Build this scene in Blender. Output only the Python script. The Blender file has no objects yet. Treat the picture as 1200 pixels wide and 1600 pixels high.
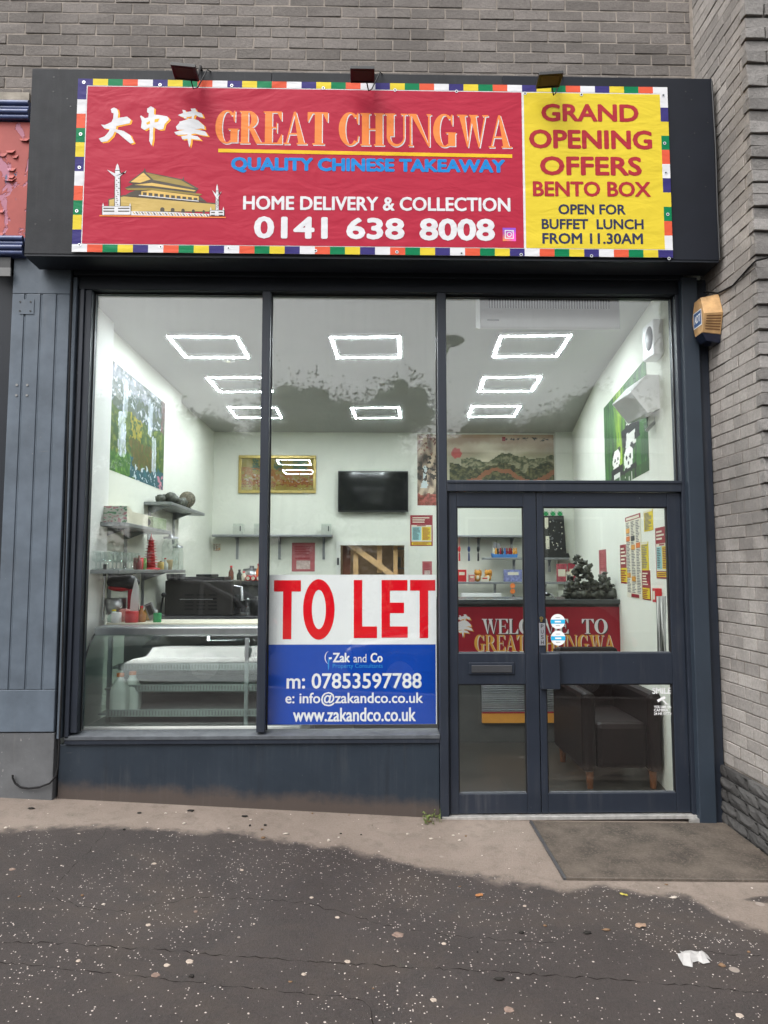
import bpy, bmesh, math, random
from math import sin, cos, pi, radians, sqrt, atan2
from mathutils import Vector, Matrix, noise
random.seed(7)
S = bpy.context.scene
COL = S.collection

# ---------------------------------------------------------------- camera
FPX, CAMY, CAMZ = 1109.0, -4.55, 1.53
YAW, PITCH, ROLL = radians(1.208), radians(4.707), radians(-0.018)
cam_d = bpy.data.cameras.new('camera'); cam = bpy.data.objects.new('camera', cam_d); COL.objects.link(cam)
cam_d.sensor_fit = 'HORIZONTAL'; cam_d.sensor_width = 36.0; cam_d.lens = FPX / 1200 * 36.0
cam_d.clip_start = 0.05; cam_d.clip_end = 2000
cam.matrix_world = (Matrix.Translation((0, CAMY, CAMZ)) @ Matrix.Rotation(-YAW, 4, 'Z')
                    @ Matrix.Rotation(pi/2 + PITCH, 4, 'X') @ Matrix.Rotation(-ROLL, 4, 'Z'))
S.camera = cam

# ---------------------------------------------------------------- sky, sun, exposure
SUN_EL, SUN_ROT = radians(55), radians(222)
w = bpy.data.worlds.new('World'); S.world = w; w.use_nodes = True
nt = w.node_tree; nt.nodes.clear()
sky = nt.nodes.new('ShaderNodeTexSky'); sky.sky_type = 'NISHITA'; sky.sun_disc = False
sky.sun_elevation = SUN_EL; sky.sun_rotation = SUN_ROT; sky.dust_density = 4.0; sky.air_density = 1.2
hs = nt.nodes.new('ShaderNodeHueSaturation'); hs.inputs['Saturation'].default_value = 0.12
bg = nt.nodes.new('ShaderNodeBackground'); bg.inputs['Strength'].default_value = 0.15
wo = nt.nodes.new('ShaderNodeOutputWorld')
nt.links.new(sky.outputs[0], hs.inputs['Color']); nt.links.new(hs.outputs[0], bg.inputs['Color'])
nt.links.new(bg.outputs[0], wo.inputs['Surface'])
sl = bpy.data.lights.new('sun', 'SUN'); sl.energy = 0.8; sl.angle = radians(45); sl.color = (1.0, 0.97, 0.93)
so = bpy.data.objects.new('sun', sl); COL.objects.link(so)
# the sun stands behind the camera, high: direction of travel of its light
_d = Vector((0.55, 0.60, -1.16)).normalized()
so.rotation_euler = _d.to_track_quat('-Z', 'Y').to_euler()
S.view_settings.view_transform = 'Standard'; S.view_settings.look = 'None'
S.view_settings.exposure = 1.15; S.view_settings.gamma = 1.0
S.render.engine = 'CYCLES'
S.cycles.use_denoising = True
S.cycles.max_bounces = 10; S.cycles.transparent_max_bounces = 24; S.cycles.diffuse_bounces = 5
S.cycles.sample_clamp_indirect = 6.0
S.cycles.caustics_reflective = False; S.cycles.caustics_refractive = False

# ---------------------------------------------------------------- survey helpers: a sighted pixel onto a plane of the place
_cp, _sp = cos(PITCH), sin(PITCH)
_FW = Vector((sin(YAW)*_cp, cos(YAW)*_cp, _sp)); _R = Vector((cos(YAW), -sin(YAW), 0)); _U = _R.cross(_FW)
C0 = Vector((0, CAMY, CAMZ))
def ray(u, v): return _FW + _R*((u-600)/FPX) - _U*((v-800)/FPX)
def F(u, v, y=0.0):
    r = ray(u, v); return C0 + r*((y-CAMY)/r.y)
def FX(u, v, x):
    r = ray(u, v); return C0 + r*(x/r.x)
def FZ(u, v, z):
    r = ray(u, v); return C0 + r*((z-CAMZ)/r.z)
def gz(x, y):
    """height of the sloping pavement"""
    xx = max(-7.0, min(7.0, x))
    z = 0.006 - (xx-0.45)*(0.0565 if xx < 0.45 else 0.018)
    if y < 0: z += 0.028*max(y, -5.0)
    if y < -5.05: z -= 0.11
    return z
def G(u, v):
    r = ray(u, v); z = 0.0
    for i in range(12):
        p = C0 + r*((z-CAMZ)/r.z); z = gz(p.x, p.y)
    return p
RW_K = 0.138
def rwx(y): return 2.03 + RW_K*(y-0.15)          # the shop's right wall runs at a slant
def FR(u, v, off=0.0):
    r = ray(u, v)
    # C0.x + r.x t = 2.03 - off + K (C0.y + r.y t - .15)
    t = (2.03 - off + RW_K*(CAMY-0.15) - C0.x)/(r.x - RW_K*r.y)
    return C0 + r*t

# ---------------------------------------------------------------- colour and materials
def lin(c):
    return tuple(((x/12.92) if x <= 0.04045 else ((x+0.055)/1.055)**2.4) for x in c)
def hx(r, g, b): return lin((r/255, g/255, b/255))
MATS = {}
def new_mat(name):
    m = bpy.data.materials.new(name); m.use_nodes = True; MATS[name] = m
    t = m.node_tree; b = t.nodes['Principled BSDF']
    return m, t, b
def N(t, kind, **kw):
    n = t.nodes.new(kind)
    for k, v in kw.items(): setattr(n, k, v)
    return n
def ramp(t, src, p0, p1, c0=(0,0,0,1), c1=(1,1,1,1)):
    r = N(t, 'ShaderNodeValToRGB'); e = r.color_ramp.elements
    e[0].position, e[1].position = p0, p1; e[0].color, e[1].color = c0, c1
    t.links.new(src, r.inputs[0]); return r.outputs[0]
def mixc(t, fac, a, b, mode='MIX'):
    n = N(t, 'ShaderNodeMix', data_type='RGBA', blend_type=mode)
    for sock, v in ((n.inputs[0], fac), (n.inputs[6], a), (n.inputs[7], b)):
        if hasattr(v, 'links'): t.links.new(v, sock)
        elif isinstance(v, (int, float)): sock.default_value = v
        else: sock.default_value = (*v[:3], 1)
    return n.outputs[2]
def noise_tex(t, scale, detail=4, rough=0.55, coord=None, dist=0.0, dims=None):
    n = N(t, 'ShaderNodeTexNoise'); n.inputs['Scale'].default_value = scale
    n.inputs['Detail'].default_value = detail; n.inputs['Roughness'].default_value = rough
    n.inputs['Distortion'].default_value = dist
    if coord is not None: t.links.new(coord, n.inputs['Vector'])
    return n.outputs['Fac']
def objco(t, scale=None):
    c = N(t, 'ShaderNodeNewGeometry').outputs['Position']
    if scale:
        mp = N(t, 'ShaderNodeMapping'); mp.inputs['Scale'].default_value = scale
        t.links.new(c, mp.inputs['Vector']); c = mp.outputs[0]
    return c
def bump(t, b, h, strength=0.3, dist=0.01):
    n = N(t, 'ShaderNodeBump'); n.inputs['Strength'].default_value = strength; n.inputs['Distance'].default_value = dist
    t.links.new(h, n.inputs['Height']); t.links.new(n.outputs[0], b.inputs['Normal'])
def M(name, col, rough=0.5, spec=0.5, metal=0.0, var=0.12, vs=5.0, bm=0.0, bs=60.0, rvar=0.0):
    if name in MATS: return MATS[name]
    m, t, b = new_mat(name)
    co = objco(t)
    if var > 0:
        f = noise_tex(t, vs, 5, 0.6, co)
        f = ramp(t, f, 0.3, 0.7)
        c = mixc(t, f, [x*(1-var) for x in col], [min(1, x*(1+var)) for x in col])
        t.links.new(c, b.inputs['Base Color'])
    else: b.inputs['Base Color'].default_value = (*col, 1)
    b.inputs['Roughness'].default_value = rough; b.inputs['Metallic'].default_value = metal
    b.inputs['Specular IOR Level'].default_value = spec
    if rvar:
        f2 = noise_tex(t, vs*2.3, 4, 0.6, co)
        mr = N(t, 'ShaderNodeMapRange'); mr.inputs[3].default_value = rough-rvar; mr.inputs[4].default_value = rough+rvar
        t.links.new(f2, mr.inputs[0]); t.links.new(mr.outputs[0], b.inputs['Roughness'])
    if bm: bump(t, b, noise_tex(t, bs, 3, 0.6, co), bm, 0.004)
    return m
def emit(name, col, s):
    m, t, b = new_mat(name)
    b.inputs['Base Color'].default_value = (*col, 1)
    b.inputs['Emission Color'].default_value = (*col, 1); b.inputs['Emission Strength'].default_value = s
    return m
def painted(name, rough=0.45, spec=0.4, attr='Col'):
    """colour printed on the surface, read from the mesh"""
    m, t, b = new_mat(name)
    a = N(t, 'ShaderNodeAttribute'); a.attribute_name = attr
    t.links.new(a.outputs['Color'], b.inputs['Base Color'])
    b.inputs['Roughness'].default_value = rough; b.inputs['Specular IOR Level'].default_value = spec
    return m

# ---------------------------------------------------------------- mesh builder
class Pl:
    """a flat frame: 2-D drawing coordinates on a plane of the place"""
    def __init__(s, o, ex, ez, n): s.o, s.ex, s.ez, s.n = Vector(o), Vector(ex), Vector(ez), Vector(n)
    def pt(s, a, b, c=0.0): return s.o + s.ex*a + s.ez*b + s.n*c
def front(y): return Pl((0, y, 0), (1,0,0), (0,0,1), (0,-1,0))
_font_cache = {}
def glyphs(txt, bold=0.0, space=1.0):
    k = (txt, bold, space)
    if k not in _font_cache:
        c = bpy.data.curves.new('lettering', 'FONT'); c.body = txt; c.offset = bold; c.space_character = space; c.resolution_u = 3
        o = bpy.data.objects.new('lettering', c); COL.objects.link(o)
        dg = bpy.context.evaluated_depsgraph_get(); me = o.evaluated_get(dg).to_mesh()
        vs = [v.co.copy() for v in me.vertices]; fs = [tuple(p.vertices) for p in me.polygons]
        o.evaluated_get(dg).to_mesh_clear(); bpy.data.objects.remove(o); bpy.data.curves.remove(c)
        x0 = min(v.x for v in vs); x1 = max(v.x for v in vs); y0 = min(v.y for v in vs); y1 = max(v.y for v in vs)
        _font_cache[k] = ([((v.x-x0)/(x1-x0), (v.y-y0)/(y1-y0)) for v in vs], fs, (x1-x0)/(y1-y0))
    return _font_cache[k]
class MB:
    def __init__(s): s.v, s.f, s.m, s.c, s.r, s.mats, s.sm = [], [], [], [], [], [], []
    def mi(s, mat):
        if mat not in s.mats: s.mats.append(mat)
        return s.mats.index(mat)
    def add(s, vs, fs, mat, col=None, rnd=None, smooth=False):
        o = len(s.v); s.v += [Vector(p) for p in vs]; k = s.mi(mat)
        for f in fs:
            s.f.append(tuple(i+o for i in f)); s.m.append(k); s.c.append(col); s.r.append(rnd); s.sm.append(smooth)
        return s
    def box(s, x0, x1, y0, y1, z0, z1, mat, rnd=None, col=None, mtx=None):
        vs = [(x, y, z) for x in (x0, x1) for y in (y0, y1) for z in (z0, z1)]
        if mtx: vs = [mtx @ Vector(p) for p in vs]
        return s.add(vs, [(0,1,3,2),(4,6,7,5),(0,4,5,1),(2,3,7,6),(0,2,6,4),(1,5,7,3)], mat, col, rnd)
    def poly(s, pts, mat, col=None): return s.add(pts, [tuple(range(len(pts)))], mat, col)
    def prism(s, prof, axis, a0, a1, mat, smooth=False):
        """profile of (p,q) pairs swept along axis x, y or z"""
        def mk(p, q, a): return {'x': (a, p, q), 'y': (p, a, q), 'z': (p, q, a)}[axis]
        n = len(prof); vs = [mk(p, q, a0) for p, q in prof] + [mk(p, q, a1) for p, q in prof]
        s.add(vs, [(i, (i+1) % n, n+(i+1) % n, n+i) for i in range(n)], mat, smooth=smooth)
        s.add(vs, [tuple(range(n))[::-1], tuple(range(n, 2*n))], mat); return s
    def tube(s, path, r, mat, n=8, cap=True):
        P = [Vector(p) for p in path]; rs = r if isinstance(r, (list, tuple)) else [r]*len(P)
        vs = []; up = None
        for i, p in enumerate(P):
            d = (P[min(i+1, len(P)-1)] - P[max(i-1, 0)]).normalized()
            a = d.orthogonal().normalized() if up is None else (up - d*up.dot(d)).normalized()
            up = a; b = d.cross(a)
            vs += [p + (a*cos(2*pi*k/n) + b*sin(2*pi*k/n))*rs[i] for k in range(n)]
        fs = [(i*n+k, i*n+(k+1) % n, (i+1)*n+(k+1) % n, (i+1)*n+k) for i in range(len(P)-1) for k in range(n)]
        s.add(vs, fs, mat, smooth=True)
        if cap: s.add(vs, [tuple(range(n))[::-1], tuple(range((len(P)-1)*n, len(P)*n))], mat)
        return s
    def lathe(s, prof, c, mat, n=16, axis='z'):
        """profile of (radius, height) turned round an axis through c"""
        c = Vector(c); vs = []
        for r, h in prof:
            for k in range(n):
                a = 2*pi*k/n; x, y = r*cos(a), r*sin(a)
                vs.append(c + Vector({'z': (x, y, h), 'y': (x, h, y), 'x': (h, x, y)}[axis]))
        fs = [(i*n+k, i*n+(k+1) % n, (i+1)*n+(k+1) % n, (i+1)*n+k) for i in range(len(prof)-1) for k in range(n)]
        s.add(vs, fs, mat, smooth=True)
        s.add(vs, [tuple(range(n))[::-1], tuple(range((len(prof)-1)*n, len(prof)*n))], mat); return s
    def ball(s, c, r, mat, nu=12, nv=8, rough=0.0, seed=0):
        c = Vector(c); r = Vector(r) if isinstance(r, (tuple, list)) else Vector((r, r, r)); vs = []
        for j in range(nv+1):
            for i in range(nu):
                a, b = 2*pi*i/nu, pi*j/nv - pi/2
                d = Vector((cos(a)*cos(b), sin(a)*cos(b), sin(b)))
                k = 1 + rough*noise.noise(d*2.3 + Vector((seed, seed*1.7, 0)))
                vs.append(c + Vector((d.x*r.x, d.y*r.y, d.z*r.z))*k)
        return s.add(vs, [(j*nu+i, j*nu+(i+1) % nu, (j+1)*nu+(i+1) % nu, (j+1)*nu+i) for j in range(nv) for i in range(nu)], mat, smooth=True)
    # flat drawing on a plane
    def P(s, pl, pts, c, mat, col=None): return s.poly([pl.pt(a, b, c) for a, b in pts], mat, col)
    def R(s, pl, x0, x1, z0, z1, c, mat, col=None): return s.P(pl, [(x0,z0),(x1,z0),(x1,z1),(x0,z1)], c, mat, col)
    def O(s, pl, x, z, rx, rz, c, mat, n=24): return s.P(pl, [(x+rx*cos(2*pi*k/n), z+rz*sin(2*pi*k/n)) for k in range(n)], c, mat)
    def T(s, pl, txt, x0, x1, z0, z1, c, mat, bold=0.02, space=1.0, tilt=0.0):
        # heavier weights: the same outlines laid a hair apart, each on its own level
        vs, fs, asp = glyphs(txt, 0.0, space); o = bold*1.25*(z1-z0)
        if o > 0: x0 += o; x1 -= o; z0 += o*.8; z1 -= o*.8
        sp = [(0,0)] if o <= 0 else [(o,0),(-o,0),(0,o*.8),(0,-o*.8),(o*.7,o*.56),(-o*.7,o*.56),(o*.7,-o*.56),(-o*.7,-o*.56)]
        for k, (dx, dz) in enumerate(sp):
            s.add([pl.pt(x0+dx+(x1-x0)*a, z0+dz+(z1-z0)*b + tilt*a, c+.00004*k) for a, b in vs], fs, mat)
        return s
    def ring(s, pl, x, z, r0, r1, c, mat, n=28):
        vs = [pl.pt(x+r*cos(2*pi*k/n), z+r*sin(2*pi*k/n), c) for r in (r0, r1) for k in range(n)]
        return s.add(vs, [(k, (k+1) % n, n+(k+1) % n, n+k) for k in range(n)], mat)
    def picture(s, pl, x0, x1, z0, z1, c, mat, fn, nx, ny):
        vs = [pl.pt(x0+(x1-x0)*i/nx, z0+(z1-z0)*j/ny, c) for j in range(ny+1) for i in range(nx+1)]
        o = len(s.v); s.v += vs; k = s.mi(mat)
        for j in range(ny):
            for i in range(nx):
                s.f.append((o+j*(nx+1)+i, o+j*(nx+1)+i+1, o+(j+1)*(nx+1)+i+1, o+(j+1)*(nx+1)+i)); s.m.append(k); s.r.append(None); s.sm.append(False)
                s.c.append(lin([max(0, min(1, q)) for q in fn((i+.5)/nx, (j+.5)/ny)]))
        return s
    def build(s, name, parent=None, loc=None, bevel=0.0, tag=None, flip=True):
        me = bpy.data.meshes.new(name)
        base = Vector(loc) if loc else (parent_world(parent) if parent else Vector((0,0,0)))
        me.from_pydata([tuple(p-base) for p in s.v], [], s.f)
        for m in s.mats: me.materials.append(m)
        me.polygons.foreach_set('material_index', s.m); me.polygons.foreach_set('use_smooth', s.sm)
        if any(c is not None for c in s.c):
            a = me.attributes.new('Col', 'FLOAT_COLOR', 'FACE'); fl = []
            for c in s.c: fl += [*(c or (0.5,0.5,0.5))[:3], 1.0]
            a.data.foreach_set('color', fl)
        if any(r is not None for r in s.r):
            a = me.attributes.new('rnd', 'FLOAT', 'FACE'); a.data.foreach_set('value', [r or 0.0 for r in s.r])
        me.update(); me.validate()
        o = bpy.data.objects.new(name, me); COL.objects.link(o)
        if parent:
            o.parent = parent
        else: o.location = base
        if bevel:
            b = o.modifiers.new('bevel', 'BEVEL'); b.width = bevel; b.segments = 2; b.limit_method = 'ANGLE'; b.angle_limit = radians(40)
        if tag: label(o, *tag)
        return o
_world = {}
def parent_world(p):
    v = Vector((0,0,0))
    while p is not None: v += p.location; p = p.parent
    return v
def label(o, text=None, cat=None, group=None, kind=None):
    if text: o['label'] = text
    if cat: o['category'] = cat
    if group: o['group'] = group
    if kind: o['kind'] = kind
    return o
def thing(name, loc, text, cat, group=None):
    o = bpy.data.objects.new(name, None); COL.objects.link(o); o.location = loc; o.empty_display_size = 0.1
    return label(o, text, cat, group)
def copy_tree(o, parent=None):
    c = o.copy(); COL.objects.link(c); c.parent = parent
    for ch in [x for x in bpy.data.objects if x.parent == o]: copy_tree(ch, c)
    return c
def struct(o): o['kind'] = 'structure'; return o

# ---------------------------------------------------------------- materials
NAVY = M('navy_paint', (0.017, 0.022, 0.033), 0.45, 0.4, var=0.16, vs=2.5, bm=0.05, bs=35, rvar=0.1)
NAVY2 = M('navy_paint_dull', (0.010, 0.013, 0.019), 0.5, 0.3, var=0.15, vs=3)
DOORP = M('door_paint', (0.016, 0.021, 0.032), 0.4, 0.4, var=0.14, vs=2.2, rvar=0.08)
PILP = M('pilaster_paint', (0.090, 0.112, 0.140), 0.55, 0.35, var=0.2, vs=5.5, bm=0.15, bs=45, rvar=.12)
SIGNP = M('sign_plywood_paint', (0.024, 0.0255, 0.029), 0.65, 0.2, var=0.22, vs=7, bm=0.15, bs=90)
def wear(m, chip=(0.10,0.10,0.10), rare=.735, dust=.22, scale=42):
    """chips, scuffs and dried rain streaks in old paint"""
    t = m.node_tree; b = t.nodes['Principled BSDF']; sock = b.inputs['Base Color']; src = sock.links[0].from_socket
    co = objco(t); streak = ramp(t, noise_tex(t, 1, 6, .7, objco(t, (30, 30, 1.3))), .50, .80); patch = ramp(t, noise_tex(t, 2.4, 4, .6, co), .42, .70)
    k = N(t, 'ShaderNodeMath', operation='MULTIPLY'); t.links.new(streak, k.inputs[0]); t.links.new(patch, k.inputs[1])
    k2 = N(t, 'ShaderNodeMath', operation='MULTIPLY'); t.links.new(k.outputs[0], k2.inputs[0]); k2.inputs[1].default_value = dust
    c = mixc(t, k2.outputs[0], src, (0.20,0.19,0.18))
    ch = ramp(t, noise_tex(t, scale, 3, .6, objco(t, (1, 1, .7))), rare, rare+.015); c = mixc(t, ch, c, chip)
    sc = ramp(t, noise_tex(t, 1, 4, .6, objco(t, (9, 9, 130)), .4), .70, .72); sp = ramp(t, noise_tex(t, 3.1, 2, .5, co), .56, .66)
    k3 = N(t, 'ShaderNodeMath', operation='MULTIPLY'); t.links.new(sc, k3.inputs[0]); t.links.new(sp, k3.inputs[1]); c = mixc(t, k3.outputs[0], c, [q*.8 for q in chip])
    t.links.new(c, sock)
for _m in (NAVY, DOORP): wear(_m)
wear(PILP, (.17,.175,.18), .73, .30)
wear(SIGNP, (.05,.05,.052), .73, .12, 60)
BLACK = M('black_plastic', (0.012, 0.012, 0.013), 0.4, 0.5, var=0.1)
RUBBER = M('black_rubber', (0.010, 0.010, 0.011), 0.8, 0.3, var=0.1)
WHITEP = M('white_paint', (0.72, 0.72, 0.66), 0.6, 0.3, var=0.03, vs=2)
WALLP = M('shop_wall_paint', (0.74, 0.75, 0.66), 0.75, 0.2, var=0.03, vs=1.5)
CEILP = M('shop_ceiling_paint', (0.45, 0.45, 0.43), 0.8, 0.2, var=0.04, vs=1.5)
WPLAS = M('white_plastic', (0.75, 0.75, 0.73), 0.35, 0.5, var=0.03)
GREYM = M('grey_metal', (0.30, 0.31, 0.32), 0.38, 0.5, metal=0.7, var=0.12, vs=9)
STEEL = M('steel', (0.55, 0.56, 0.57), 0.3, 0.5, metal=0.9, var=0.1, vs=9)
DGREY = M('dark_grey', (0.05, 0.05, 0.053), 0.4, 0.5, var=0.15)
MGREY = M('mid_grey', (0.20, 0.20, 0.20), 0.5, 0.4, var=0.1)
RED = M('red_plastic', (0.55, 0.015, 0.02), 0.35, 0.5, var=0.12)
DRED = M('dark_red_vinyl', (0.30, 0.012, 0.025), 0.4, 0.4, var=0.08, vs=3)
GOLD = M('gold_print', hx(214,150,58), 0.4, 0.5, var=0.1)
BRASS = M('brass', (0.55, 0.40, 0.14), 0.3, 0.5, metal=0.9, var=0.1)
CREAM = M('cream_card', (0.70, 0.66, 0.52), 0.6, 0.3, var=0.05)
YELLOW = M('yellow_card', (0.72, 0.55, 0.02), 0.5, 0.4, var=0.06)
TEALC = M('pale_blue_print', (0.28, 0.55, 0.55), 0.5, 0.4, var=0.06)
ORANGE = M('orange_plastic', (0.75, 0.20, 0.04), 0.45, 0.4, var=0.1)
BLUEP = M('blue_plastic', (0.05, 0.20, 0.50), 0.4, 0.5, var=0.12)
GREENP = M('green_plastic', (0.02, 0.30, 0.09), 0.45, 0.4, var=0.12)
WOOD = M('raw_timber', (0.66, 0.42, 0.20), 0.6, 0.3, var=0.15, vs=9)
LEATHER = M('brown_leather', (0.009, 0.0045, 0.004), 0.5, 0.2, var=0.25, vs=6, bm=0.2, bs=40)
ROCKM = M('dark_carved_rock', (0.062, 0.066, 0.048), 0.55, 0.5, var=0.5, vs=28, bm=0.4, bs=60)
PRINT = painted('printed_card')
PHOTO = painted('printed_poster', 0.6, 0.3)
CLEAR_STICK = M('white_vinyl', (0.80, 0.80, 0.80), 0.35, 0.5, var=0.02)
CYAN = M('cyan_vinyl', hx(40,170,215), 0.35, 0.5, var=0.03)
INK = M('black_ink', (0.015, 0.015, 0.016), 0.5, 0.4, var=0.05)

def glass(name, tint=(0.975, 0.985, 0.98), dirt=0.0, glow=0.0, rough=0.0, refl=1.0):
    m = bpy.data.materials.new(name); m.use_nodes = True; t = m.node_tree; t.nodes.clear(); MATS[name] = m
    out = N(t, 'ShaderNodeOutputMaterial'); L = t.links.new
    geo = N(t, 'ShaderNodeNewGeometry')
    dot = N(t, 'ShaderNodeVectorMath', operation='DOT_PRODUCT'); L(geo.outputs['Incoming'], dot.inputs[0]); L(geo.outputs['Normal'], dot.inputs[1])
    ab = N(t, 'ShaderNodeMath', operation='ABSOLUTE'); L(dot.outputs['Value'], ab.inputs[0])
    om = N(t, 'ShaderNodeMath', operation='SUBTRACT'); om.inputs[0].default_value = 1; L(ab.outputs[0], om.inputs[1])
    pw = N(t, 'ShaderNodeMath', operation='POWER'); L(om.outputs[0], pw.inputs[0]); pw.inputs[1].default_value = 5
    ma = N(t, 'ShaderNodeMath', operation='MULTIPLY_ADD'); L(pw.outputs[0], ma.inputs[0]); ma.inputs[1].default_value = 0.957; ma.inputs[2].default_value = 0.043*refl
    tr = N(t, 'ShaderNodeBsdfTransparent'); tr.inputs[0].default_value = (*tint, 1)
    gl = N(t, 'ShaderNodeBsdfGlossy'); gl.inputs['Roughness'].default_value = rough; gl.inputs['Color'].default_value = (1,1,1,1)
    base = tr.outputs[0]
    if dirt or glow:
        co = objco(t, (26, 26, 1.6)); st = noise_tex(t, 1.0, 6, 0.65, co)
        co2 = objco(t); big = noise_tex(t, 1.1, 3, 0.5, co2)
        st = ramp(t, st, 0.42, 0.72); big = ramp(t, big, 0.38, 0.72)
        mul = N(t, 'ShaderNodeMath', operation='MULTIPLY'); L(st, mul.inputs[0]); L(big, mul.inputs[1])
        ad = N(t, 'ShaderNodeMath', operation='MULTIPLY_ADD'); L(mul.outputs[0], ad.inputs[0]); ad.inputs[1].default_value = 0.8; ad.inputs[2].default_value = 0.2
        if glow:     # greasy film: light passes on but is scattered a little
            rf = N(t, 'ShaderNodeBsdfRefraction'); rf.inputs['IOR'].default_value = 1.02; rf.inputs['Roughness'].default_value = 0.70
            rf.inputs['Color'].default_value = (*tint, 1)
            g1 = N(t, 'ShaderNodeMath', operation='MULTIPLY'); L(ad.outputs[0], g1.inputs[0]); g1.inputs[1].default_value = glow
            mx = N(t, 'ShaderNodeMixShader'); L(g1.outputs[0], mx.inputs[0]); L(base, mx.inputs[1]); L(rf.outputs[0], mx.inputs[2]); base = mx.outputs[0]
        if dirt:
            df = N(t, 'ShaderNodeBsdfDiffuse'); df.inputs[0].default_value = (0.45, 0.45, 0.43, 1)
            d1 = N(t, 'ShaderNodeMath', operation='MULTIPLY'); L(ad.outputs[0], d1.inputs[0]); d1.inputs[1].default_value = dirt
            mx = N(t, 'ShaderNodeMixShader'); L(d1.outputs[0], mx.inputs[0]); L(base, mx.inputs[1]); L(df.outputs[0], mx.inputs[2]); base = mx.outputs[0]
    mx = N(t, 'ShaderNodeMixShader'); L(ma.outputs[0], mx.inputs[0]); L(base, mx.inputs[1]); L(gl.outputs[0], mx.inputs[2])
    L(mx.outputs[0], out.inputs['Surface'])
    return m
PANE = glass('window_glass', dirt=0.018, glow=0.035, refl=1.5, rough=0.018)
DPANE = glass('door_glass', dirt=0.005, glow=0.0, refl=.75)
JAR = glass('clear_jar_glass', (0.90, 0.93, 0.92), refl=2.2)
FRIDGEG = glass('green_tinted_glass', (0.90, 0.95, 0.93), refl=1.2)

# bricks: each brick its own tone
def brick_mat(name, a, b_, stain=0.0, bs=70, bmp=0.7):
    m, t, b = new_mat(name)
    at = N(t, 'ShaderNodeAttribute'); at.attribute_name = 'rnd'; co = objco(t)
    c = mixc(t, at.outputs['Fac'], a, b_)
    n1 = ramp(t, noise_tex(t, 45, 6, 0.7, co), 0.3, 0.75)
    c = mixc(t, 0.55, c, mixc(t, n1, (0.55,0.55,0.55), (1.25,1.24,1.22)), 'MULTIPLY')
    n2 = ramp(t, noise_tex(t, 1.7, 4, 0.6, co), 0.42, 0.66)
    if stain: c = mixc(t, mixc(t, stain, (0,0,0), n2), c, [x*0.55 for x in a])
    t.links.new(c, b.inputs['Base Color']); b.inputs['Roughness'].default_value = 0.9; b.inputs['Specular IOR Level'].default_value = 0.2
    bump(t, b, noise_tex(t, bs, 6, 0.7, co), bmp, 0.008)
    return m
BRICK = brick_mat('grey_brick', (0.150, 0.136, 0.127), (0.230, 0.208, 0.195), 0.4)
BRICK2 = brick_mat('buff_grey_brick', (0.265, 0.246, 0.231), (0.39, 0.363, 0.340), 0.7, 90, 0.5)
SPLIT = brick_mat('split_face_brick', (0.19, 0.18, 0.172), (0.33, 0.313, 0.30), 0.5, 60, 1.0)
PLINTH = brick_mat('dark_rock_face', (0.050, 0.048, 0.047), (0.105, 0.102, 0.100), 0.3, 40, 1.0)
MORTAR = M('mortar', (0.27, 0.238, 0.21), 0.95, 0.1, var=0.25, vs=12, bm=0.5, bs=90)
MORTAR2 = M('dark_mortar', (0.17, 0.15, 0.132), 0.95, 0.1, var=0.3, vs=12, bm=0.5, bs=90)
def rough_box(mb, x0, x1, y0, y1, z0, z1, mat, j=0.0015, rnd=None):
    r = random.random() if rnd is None else rnd
    vs = [(x+random.uniform(-j,j), y+random.uniform(-j,j), z+random.uniform(-j,j)) for x in (x0,x1) for y in (y0,y1) for z in (z0,z1)]
    mb.add(vs, [(0,1,3,2),(4,6,7,5),(0,4,5,1),(2,3,7,6),(0,2,6,4),(1,5,7,3)], mat, rnd=r)

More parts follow.
